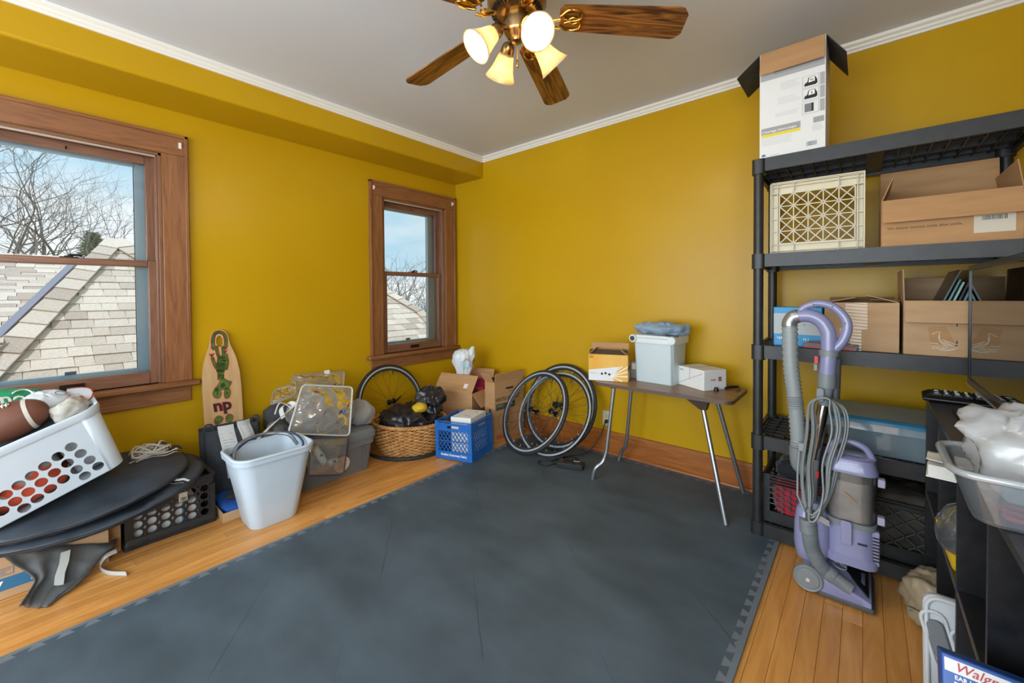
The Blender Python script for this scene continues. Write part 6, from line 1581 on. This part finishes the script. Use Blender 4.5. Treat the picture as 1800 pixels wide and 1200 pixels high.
# ------------------------------------------------------------------ upright vacuum cleaner
def vacuum():
    LV = mat('lavender_plastic', '#8c8db2', .28, col2='#8586ab', scale=5, coat=.4); GR = mat('vac_grey', '#7b8184', .42); DG = mat('vac_dark_grey', '#4c4f52', .5)
    SV = mat('vac_silver', '#9b9d9f', .3, .7); CH = mat('vac_chrome', '#b9b4ac', .15, 1.0); CD = mat('vac_cord', '#8b9192', .5); DK = mat('vac_black', '#17181b', .35)
    ox, oy = 3.08, -.70; t = thing('vacuum_cleaner', 'lavender and grey upright vacuum cleaner with coiled cord before the shelves', 'vacuum cleaner', (ox, oy, .0015)); off = Vector((ox, oy, .0015))
    def p(px, py, y): return PX(px, py, 'y', y)-off
    # cleaning head
    secs = []
    for x, zs, zc in ((-.105, .085, .115), (-.06, .085, .115), (-.01, .074, .105), (.04, .060, .085), (.085, .045, .060), (.108, .036, .042)):
        ys = [-.122, -.118, -.09, -.04, .04, .09, .118, .122, .12, -.12]
        z = [.02, zs, zs+.008, zc, zc, zs+.008, zs, .02, .016, .016]
        k = .75 if x < -.1 else 1
        secs.append([(x, y*k, zz) for y, zz in zip(ys, z)])
    MB().loft(secs).build('head_cover', LV, t, smooth=35, bevel=.004)
    MB().prism([(-.05, -.126), (.112, -.126), (.118, -.118), (.118, .118), (.112, .126), (-.05, .126)], .004, .020).build('bumper', DG, t, bevel=.003)
    MB().add([(.030, -.030, .094), (.030, .10, .080), (.100, .112, .050), (.100, -.100, .050)], [(0, 3, 2, 1)]).build('brush_window', DK, t, solid=.006)
    text('VG', .034, mat('vac_logo', '#c9cbd2', .35), t, frame((-.012, -.048, .1135), (.97, 0, -.16), (.12, .96, .12)), bold=.02, shear=.2)
    MB().lathe([(.020, 0), (.023, 0), (.023, .0015), (.020, .0015)], 24, frame((.012, -.050, .108), (1, 0, -.2), (0, 1, 0)), closed=True).build('logo_ring', MATS['vac_logo'], t)
    for s in (-1, 1):
        f = frame((-.085, s*.112, .052), (1, 0, 0), (0, 0, 1)) if s < 0 else frame((-.085, s*.112, .052), (-1, 0, 0), (0, 0, 1))
        w_ = MB().lathe([(.0, .020), (.036, .018), (.040, .014), (.046, .016), (.051, .010), (.051, -.010), (0, -.010)], 36, f).build('wheel', GR, t, smooth=35)
        MB().lathe([(0, .023), (.007, .023), (.007, .018)], 14, f).build('axle_cap', mat('axle_white', '#c9c5bb', .5), w_)
    # motor housing at the rear
    mb = MB(); rings = []
    for z, sx, sy in ((.085, .05, .09), (.11, .085, .15), (.16, .10, .165), (.24, .10, .16), (.30, .085, .14), (.335, .05, .09)): rings.append([(a-.080, b-.015, z) for a, b in rrect(sx+.02, sy, min(sx, sy)*.42, 5)])
    mb.loft(rings).build('motor_housing', LV, t, smooth=50)
    MB().add([p(1425, 893, -.79), p(1458, 915, -.79), p(1458, 925, -.79), p(1420, 903, -.79)], [(0, 1, 2, 3)]).build('silver_trim', SV, t, solid=.006)
    # lower hose
    hp = smooth_path([p(1422, 918, -.80), p(1424, 945, -.80), p(1428, 965, -.80), p(1440, 990, -.80), p(1456, 1008, -.80)], 16)
    MB().tube(hp, [.026+.0022*math.cos(i*PI) for i in range(len(hp))], 16).build('corrugated_hose', GR, t, smooth=80)
    MB().tube([p(1420, 912, -.795), p(1421, 935, -.80)], [.030, .029], 18).build('hose_collar', GR, t, smooth=50)
    MB().tube([p(1452, 1003, -.80), p(1464, 1013, -.80), p(1466, 1015, -.80), p(1496, 1036, -.80)], [.029, .029, .026, .024], 18).build('hose_cuff', GR, t, smooth=40)
    # dirt canister
    x0, x1 = -.035, .122; cxm = (x0+x1)/2; W = x1-x0; D_ = .15; cy_ = -.002
    def rr(w, d, z, r=.045): return [(a+cxm, b+cy_, z) for a, b in rrect(w, d, r, 6)]
    MB().loft([rr(W+.012, D_+.012, .137), rr(W+.014, D_+.014, .165), rr(W, D_, .172), rr(W-.006, D_-.006, .285)]).build('canister_base', LV, t, smooth=35)
    MB().loft([rr(W+.004, D_+.004, .283), rr(W+.004, D_+.004, .305)]).build('grey_band', GR, t, smooth=35)
    CL = glassmat('dust_bin_clear', (.90, .90, .90), .05, haze=.22, hazecol=(.50, .48, .46))
    MB().loft([rr(W-.006, D_-.006, .305), rr(W-.004, D_-.004, .50)]).build('clear_bin', CL, t, smooth=35)
    MB().loft([rr(W-.016, D_-.016, .307), rr(W-.018, D_-.018, .42), rr(W-.03, D_-.03, .455)]).build('collected_dust', mat('dust', '#a49b92', .95, col2='#8a817a', scale=14, bump=.5, bscale=40), t, smooth=40)
    MB().tube([(cxm-.02, cy_-D_/2+.001, .42), (cxm+.02, cy_-D_/2+.001, .385)], .0022, 5).build('straw_bit', mat('straw', '#b58a4e', .8), t)
    MB().loft([rr(W+.010, D_+.010, .495), rr(W+.010, D_+.010, .508), rr(W-.012, D_-.02, .545), rr(W-.05, D_-.05, .552)]).build('canister_lid', LV, t, smooth=35)
    MB().tube(smooth_path([(cxm-W/2+.012, cy_, .535), (cxm-W/2+.018, cy_, .575), (cxm-.02, cy_, .600), (cxm+.04, cy_, .585), (cxm+W/2-.012, cy_, .540)], 6), .0125, 10).build('carry_handle', LV, t, smooth=60)
    MB().prism(rrect(.036, .09, .008), 0, .012, frame((cxm-.012, cy_-D_/2-.004, .265), (1, 0, 0), (0, 0, 1))).build('latch', LV, t, bevel=.003)
    MB().box(cxm+.022, cxm+.05, cy_-D_/2-.002, cy_-D_/2+.004, .228, .234).build('slot', DK, t)
    vt = MB(); vt.box(x1-.014, x1+.008, cy_-D_/2+.018, cy_-D_/2+.05, .155, .285); vt.build('exhaust_grille', LV, t, bevel=.003)
    sl = MB()
    for k in range(8): sl.box(x1-.012, x1+.0085, cy_-D_/2+.0165, cy_-D_/2+.045, .172+k*.0125, .178+k*.0125)
    sl.build('grille_slots', DK, t)
    for z in (.47, .325): MB().cbox((x1+.012, cy_-.03, z), (.022, .03, .03)).build('side_catch', mat('catch_clear', '#a9a6bd', .3), t, bevel=.003)
    # column, chrome wand, handle
    MB().tube([p(1424, 885, -.73), p(1430, 800, -.72)], .0215, 18).build('wand_socket', GR, t, smooth=50)
    MB().tube([p(1421, 892, -.73), p(1422, 876, -.73)], .027, 18).build('socket_collar', GR, t, smooth=40)
    MB().tube([p(1430, 805, -.725), p(1448, 712, -.71)], .0205, 20).build('chrome_wand', CH, t, smooth=60)
    MB().tube([p(1447, 722, -.70), p(1451, 690, -.70), p(1453, 676, -.70)], [.0225, .0235, .0265], 18).build('wand_collar', GR, t, smooth=40)
    MB().tube([p(1453, 680, -.70), p(1454, 657, -.70)], .0315, 20).build('grey_ring', GR, t, smooth=40)
    MB().tube([p(1454, 658, -.70), p(1457, 622, -.70)], .0285, 20).build('neck', LV, t, smooth=50)
    MB().tube([p(1457, 625, -.70), p(1457, 615, -.70)], .0335, 20).build('grey_ring', GR, t, smooth=40)
    bend = smooth_path([p(1457, 618, -.70), p(1457, 600, -.70), p(1455, 582, -.70), p(1443, 564, -.70), p(1424, 555, -.70), p(1403, 555, -.70)], 8)
    MB().tube(bend, .0275, 20).build('handle_bend', LV, t, smooth=60)
    el = smooth_path([p(1404, 555, -.70), p(1394, 558, -.70), p(1388, 567, -.70), p(1388, 574, -.70)], 6)
    MB().tube(el, .0285, 20).build('silver_elbow', SV, t, smooth=60)
    lp = smooth_path([p(1406, 546, -.70), p(1418, 538, -.70), p(1440, 533, -.70), p(1466, 540, -.70), p(1486, 560, -.70), p(1489, 580, -.70), p(1480, 601, -.70), p(1464, 616, -.70)], 8)
    MB().tube(lp, [.0135+.006*(i/len(lp)) for i in range(len(lp))], 14).build('grip_loop', LV, t, smooth=60)
    sc = MB()
    for px, py in ((1408, 547), (1430, 535), (1463, 539), (1485, 568), (1469, 595), (1414, 571)): q = p(px, py, -.7185); sc.lathe([(0, .001), (.0028, .001), (.0028, -.003), (0, -.003)], 8, frame(q, (1, 0, 0), (0, 0, 1)))
    sc.build('screw_holes', DK, t)
    hh = smooth_path([p(1388, 572, -.70), p(1390, 640, -.70), p(1396, 690, -.70), p(1399, 720, -.70), p(1403, 770, -.70), p(1404, 795, -.70)], 14)
    MB().tube(hh, [.0285+.0026*math.cos(i*PI) for i in range(len(hh))], 18).build('main_hose', mat('hose_grey', '#8d9394', .4), t, smooth=80)
    MB().tube(smooth_path([p(1404, 785, -.70), p(1404, 800, -.70), p(1408, 818, -.70), p(1424, 826, -.70)], 5), .034, 18).build('hose_elbow', GR, t, smooth=50)
    MB().cbox(p(1434, 832, -.73), (.02, .02, .03)).build('red_button', mat('tool_red', '#c81f2e', .4), t)
    MB().cbox(p(1435, 632, -.70), (.012, .02, .03)).build('red_button', mat('tool_red', '#c81f2e', .4), t)
    MB().cbox(p(1434, 645, -.70), (.014, .024, .03)).build('side_clip', GR, t, bevel=.003); MB().tube([p(1468, 700, -.68), p(1471, 630, -.68)], .016, 10).build('crevice_tool', DG, t, smooth=50)
    # cord hooks and cord
    MB().prism([(a, b) for a, b in rrect(.026, .06, .012)], 0, .008, frame(p(1442, 694, -.735), (1, 0, 0), (.05, 0, 1))).build('cord_hook', GR, t, bevel=.003)
    MB().prism([(a, b) for a, b in rrect(.024, .07, .011)], 0, .008, frame(p(1422, 905, -.815), (1, 0, 0), (-.06, 0, 1))).build('cord_hook', DG, t, bevel=.003)
    mb = MB(); rg = random.Random(2)
    for k in range(6):
        y = -.745-.006*k; l = 1408+rg.uniform(0, 20); r = 1494-rg.uniform(0, 26) if k else 1496
        lo = 890+rg.uniform(0, 20)
        pts = [p(1440, 700, y), p((l+1438)/2-2, 712, y), p(l+8, 760, y-.01), p(l, 820, y-.02), p(l+2, 870, y-.035), p(1422, lo+4, y-.055), p(1436, lo+2, y-.055), p((r+1450)/2-12, 868, y-.035), p(r-22, 815, y-.02), p(r-6, 760, y-.01), p(r-10, 720, y), p(1458, 702, y)]
        mb.tube(smooth_path(pts, 6, True), .0042, 6, closed=True)
    mb.build('power_cord', CD, t, smooth=60)
    MB().cbox(p(1409, 785, -.76), (.022, .016, .034)).build('plug', CD, t, bevel=.003); MB().tube([p(1405, 792, -.765), p(1402, 830, -.77), p(1402, 870, -.78), p(1415, 900, -.80)], .0042, 6).build('cord_end', CD, t, smooth=60)
vacuum()

# ------------------------------------------------------------------ black cube organiser with screen, on the right
def organiser():
    BW = mat('black_laminate', '#191a1c', .32, col2='#222326', scale=40, bump=.1, bscale=200); EDG = mat('laminate_edge', '#544b46', .5)
    X0, X1, T_ = 3.343, 3.72, .016; ys = [-.605, -.945, -1.300, -1.640, -1.985]
    t = thing('cube_organiser', 'black laminate cube organiser with open bays along the right wall', 'shelf', (X0, ys[-1], 0)); iv = T(-X0, -ys[-1], 0)
    MB().box(X0-.004, X1, ys[-1]-.012, ys[0]+.012, .785, .802, iv).build('top_board', BW, t, bevel=.0015, seg=1)
    MB().box(X0, X1, ys[-1], ys[0], .0, .018, iv).build('bottom_board', BW, t)
    for y in ys: MB().box(X0, X1, y-T_/2, y+T_/2, .018, .785, iv).build('divider', BW, t); 
    for a, b in zip(ys, ys[1:]): MB().box(X0+.002, X1, b+T_/2, a-T_/2, .424, .440, iv).build('shelf_board', BW, t); 
    ed = MB()
    for a, b in zip(ys, ys[1:]): MB().box(X0+.0005, X0+.002, b+T_/2, a-T_/2, .424, .440, iv).build('shelf_edge', EDG, t)
    MB().box(X1, X1+.004, ys[-1], ys[0], 0, .80, iv).build('back_panel', BW, t)
    # flat screen facing the window wall
    GL = mat('screen_glass', '#050506', .03, spec=.6); BZ = mat('screen_bezel', '#1d1e20', .25); SB = mat('bezel_silver', '#9c9a98', .35, .5)
    tx, y0, y1, z0, z1 = 3.453, -1.37, -.60, .862, 1.292
    t = thing('television', 'flat black television with glossy screen standing on the cube organiser', 'television', (tx+.05, (y0+y1)/2, .802)); iv = T(-tx-.05, -(y0+y1)/2, -.802)
    MB().box(tx, tx+.012, y0+.012, y1-.012, z0+.022, z1-.016, iv).build('screen', GL, t)
    mb = MB(); mb.box(tx-.004, tx+.03, y0, y0+.013, z0, z1, iv).box(tx-.004, tx+.03, y1-.013, y1, z0, z1, iv).box(tx-.004, tx+.03, y0+.013, y1-.013, z1-.017, z1, iv).build('bezel', BZ, t, bevel=.002)
    MB().box(tx-.005, tx+.03, y0+.0135, y1-.0135, z0+.004, z0+.023, iv).build('lower_bezel', BZ, t); MB().box(tx-.007, tx-.003, y0, y1, z0, z0+.005, iv).build('silver_strip', SB, t)
    MB().box(tx+.03, tx+.055, y0+.05, y1-.05, z0+.03, z1-.03, iv).build('rear_shell', BZ, t, bevel=.006)
    MB().box(tx+.02, tx+.045, -1.02, -.95, .81, z0+.05, iv).build('stand_neck', BZ, t); MB().box(tx-.07, tx+.14, -1.13, -.84, .802, .812, iv).build('stand_base', BZ, t, bevel=.004)
    # keyboard at the far end
    t = thing('keyboard', 'black keyboard with white key legends lying at the organiser end', 'keyboard', (3.53, -.665, .8025), math.radians(-3))
    MB().loft([[(-.20, -.058, 0), (.20, -.058, 0), (.20, .058, 0), (-.20, .058, 0)], [(-.205, -.062, .010), (.205, -.062, .010), (.205, .062, .012), (-.205, .062, .012)], [(-.185, -.045, .022), (.185, -.045, .022), (.185, .05, .026), (-.185, .05, .026)]]).build('case', DKM, t, bevel=.003)
    rg = random.Random(5)
    ks = MB(); lg = MB()
    for i in range(14):
        for j in range(5):
            x = -.175+i*.026; y = -.040+j*.019; ks.box(x, x+.020, y, y+.015, .022, .029)
            if rg.random() < .9: lg.box(x+.004, x+.004+rg.uniform(.006, .011), y+.004, y+.004+rg.uniform(.005, .009), .029, .0297)
    ks.build('keys', mat('key_black', '#222427', .4), t); lg.build('key_legends', WINK, t)
    # clear bin with a white bag in it
    CLR = glassmat('clear_box', (.88, .91, .94), .04, haze=.20, hazecol=(.62, .68, .72)); 
    t = thing('shoebox_bin', 'clear plastic bin holding scissors and pens on the cube organiser', 'storage bin', (3.445, -1.715, .803))
    b0, b1 = rrect(.275, .135, .03, 5), rrect(.335, .195, .035, 5)
    rings = [ring3(b0, .0), ring3([(a*1.04, b*1.06) for a, b in b0], .012), ring3(b1, .088), ring3([(a*.985, b*.975) for a, b in b1], .088), ring3([(a*.985, b*.98) for a, b in b0], .004)]
    MB().loft(rings).build('tub', CLR, t, smooth=50)
    MB().tube([(a*1.01, b*1.015, .088) for a, b in b1], .0065, 8, closed=True).build('rim', glassmat('clear_box_rim', (.88, .92, .95), .08, haze=.6, hazecol=(.78, .83, .86)), t, smooth=60)
    s = thing('scissors', 'red-handled scissors lying in the clear plastic bin', 'scissors', (3.365, -1.735, .811))
    for k in (-1, 1): MB().tube([(.022*math.cos(a)+.0, .016*k+.015*math.sin(a), .004) for a in [2*PI*i/18 for i in range(18)]], .004, 6, closed=True).build('handle_ring', mat('tool_red', '#c81f2e', .4), s, smooth=60)
    MB().box(.02, .11, -.006, .006, .002, .005).build('blade', mat('scissor_steel', '#a9acae', .3, .9), s)
    for lab, c, col, r_ in (('blue pen lying in the clear bin beside the scissors', (3.425, -1.755, .815), '#2f6fb0', .3), ('white marker lying in the clear bin behind the scissors', (3.44, -1.72, .816), '#cfcfcf', -.2)):
        q = thing('pen', lab, 'pen', c, r_); MB().tube([(-.05, 0, 0), (.05, 0, 0)], .0045, 8).build('barrel', mat('pen_'+col[1:], col, .4), q, smooth=50); MB().tube([(.05, 0, 0), (.07, 0, 0)], [.005, .004], 8).build('pen_cap', mat('pen_cap_dark', '#44474c', .4), q, smooth=50)
    FB = glassmat('white_bag_sheer', (.93, .94, .95), .06, haze=.62, hazecol=(.86, .88, .90), grough=.25)
    o = heap('crumpled_bag', FB, None, (3.45, -1.70, .918), (.150, .085, .085), 72, .030, 10, 17, lump=.35, lsc=9, flat=.94, power=2.4); tag(o, 'crumpled sheer white plastic bag stuffed in the clear bin', 'bag')
    o = heap('inner_bag', mat('bag_white_inner', '#b9bdc0', .5), None, (3.455, -1.70, .900), (.085, .045, .040), 48, .008, 9, 5, lump=.2, flat=.8); tag(o, 'white tissue under the sheer plastic bag in the clear bin', 'tissue')
    # booklet under the bin, sticking out over the edge
    t = thing('notebook', 'thick white notebook sticking out over the organiser edge under the clear bin', 'book', (3.335, -1.545, .803), math.radians(-6))
    MB().box(-.065, .085, -.045, .055, .003, .026).build('pages', mat('page_white', '#c8c6bf', .8), t)
    MB().grid(lambda u, v: (-.068+.155*u, -.047+.104*v, .027+.012*(1-u)*(1-v)**2), 8, 8).build('cover', mat('cover_white', '#cfcdc8', .6), t, smooth=60, solid=.0015); MB().box(-.068, .087, -.047, .057, 0, .003).build('back_cover', mat('cover_white', '#cfcdc8', .6), t)
    lines('cover_print', INK, t, T(-.03, -.02, .0375) @ RZ(PI/2), 0, .018, 0, .008, 4, .0015)
    # yellow cup with clear domed lid
    t = thing('domed_tub', 'yellow plastic tub with clear domed lid in an organiser bay', 'tub', (3.392, -1.19, .4405))
    YP = mat('yellow_plastic', '#d6b80f', .35)
    MB().lathe([(0, 0), (.045, 0), (.062, .055), (.066, .06), (.060, .06), (.043, .004), (0, .004)], 32).build('tub', YP, t, smooth=40)
    MB().lathe([(.070, .058), (.078, .075), (.080, .10), (.074, .135), (.056, .165), (.03, .18), (.0, .184)], 32).build('clear_dome', glassmat('dome_clear', (.72, .78, .84), .08, haze=.25, hazecol=(.45, .50, .55)), t, smooth=60)
    MB().cbox((-.070, .0, .115), (.012, .03, .02)).build('dome_tab', YP, t, bevel=.003)
    # glue bottle
    t = thing('glue_bottle', 'white glue bottle with red cap in an organiser bay', 'bottle', (3.388, -1.515, .4405))
    MB().lathe([(0, 0), (.022, 0), (.023, .01), (.023, .062), (.016, .074), (.010, .078), (0, .078)], 24).build('bottle_body', WHITE_P, t, smooth=40)
    MB().lathe([(.013, .076), (.013, .092), (.006, .098), (.0045, .118), (.0, .12)], 20).build('cap', mat('cap_crimson', '#c21f3c', .4), t, smooth=40)
    fm = frame((-.0195, -.0125, .02), (.5, -.86, 0), (0, 0, 1))
    lines('fine_print', mat('red_ink', '#a04038', .6), t, fm @ T(0, 0, .0008), 0, .014, -.008, .004, 5, .0012); text('9', .016, INK, t, frame((-.020, -.011, .042), (.5, -.86, 0), (0, 0, 1)), bold=.02)
    # tan plastic bag on the floor
    o = heap('carrier_bag', mat('tan_plastic', '#a3937a', .45, col2='#97876e', scale=6, coat=.2), None, (3.355, -.735, .075), (.075, .095, .095), 56, .028, 9, 6, lump=.4, lsc=8, flat=.78, power=2.2); 
    for v in o.data.vertices:
        if v.co.x > 3.336: v.co.z = max(v.co.z, .0185)
    tag(o, 'crumpled tan plastic carrier bag on the floor by the organiser', 'bag')
    lines('print', mat('dark_green_ink', '#2f3327', .7), o, frame((3.29, -.80, .06), (.5, -.5, .2), (-.3, .2, .8)), 0, .05, 0, .012, 2, .003)
    # white tubs with grey grips
    WT = mat('tub_white', '#c3c7cb', .4); GG = mat('grip_grey', '#6d7275', .6)
    t = thing('grip_panel', 'white plastic panel with two grey hand grips leaning in the lower bay', 'panel', mx=T(3.40, -1.215, .020) @ RX(math.radians(-14)))
    fp = frame((0, 0, .155), (1, 0, 0), (0, 0, 1))
    MB().prism(rrect(.21, .31, .03), -.03, 0, fp).build('panel', WT, t, bevel=.006)
    MB().tube([(a, b, .002) for a, b in rrect(.195, .295, .03)], .006, 8, closed=True, mx=fp).build('raised_rim', WT, t, smooth=60)
    for x, v in ((-.072, .04), (-.012, .015)):
        MB().prism(rrect(.038, .10, .015), -.001, .010, fp @ T(x, v, 0) @ RZ(.25)).build('hand_grip', GG, t, bevel=.004); MB().tube([(a, b, .003) for a, b in rrect(.05, .14, .02)], .005, 8, closed=True, mx=fp @ T(x, v, 0) @ RZ(.25)).build('grip_frame', WT, t, smooth=60)
    t = thing('low_tub', 'low white plastic tub in the bay below the glue bottle', 'tub', (3.385, -1.465, .019))
    MB().loft([ring3(rrect(.18, .19, .03), 0), ring3(rrect(.215, .23, .035), .160), ring3(rrect(.16, .17, .03), .168)]).build('tub', WT, t, smooth=40)
    MB().tube([(a, b, .16) for a, b in rrect(.218, .234, .036)], .006, 8, closed=True).build('rim', WT, t, smooth=60)
    # face mask box
    MBL = mat('mask_blue', '#1f4f9c', .4); w, d, h = .21, .06, .108
    t, _ = carton('mask_box', 'blue and white box of face masks standing in an organiser bay and poking out', w, d, h, (3.27+w/2, -1.80+d/2, .4405), 0, MBL, closed=True)
    t.matrix_world = T(3.27+w/2, -1.80, .4415) @ RX(math.radians(-24)) @ T(0, d/2, 0)
    f = fplane(w, d, h, 'F')
    MB().add([(.004, .082, .0008), (.004, .102, .0008), (.160, .102, .0008), (.170, .095, .0008), (.165, .085, .0008), (.13, .082, .0008)], [(0, 5, 4, 3, 2, 1)], f).build('white_band', WHITE_P, t)
    RD = mat('script_red', '#b8323c', .5)
    text('Walgreens', .020, RD, t, f @ T(.016, .086, .0014), shear=.35, bold=.006); MB().lathe([(.0, .0012), (.010, .0012), (.010, .0)], 20, f @ T(.150, .092, .0006)).build('round_badge', mat('badge_grey', '#8d99a8', .5), t)
    text('EAR LOOP', .009, WINK, t, f @ T(.016, .073, .0008), bold=.02); text('Face Masks', .027, WINK, t, f @ T(.014, .050, .0008), bold=.025)
    decal('red_stripe', mat('mask_red', '#c9253a', .5), t, f, .015, .13, .040, .047); lines('fine_print', WINK, t, f, .018, .12, .043, .044, 1, .0018, 0); lines('fine_print', WINK, t, f, .016, .11, .026, .035, 3, .0016)
    MB().lathe([(.0, .0012), (.016, .0012), (.016, .0)], 24, f @ T(.038, .014, .0006)).build('round_badge', WHITE_P, t); text('25', .015, MBL, t, f @ T(.029, .010, .0022), bold=.02); decal('white_band', WHITE_P, t, f, .002, .1, .0, .012, .0008); text('MASKS', .008, MBL, t, f @ T(.028, .002, .0022))
DKM = mat('keyboard_case', '#131416', .3)
organiser()
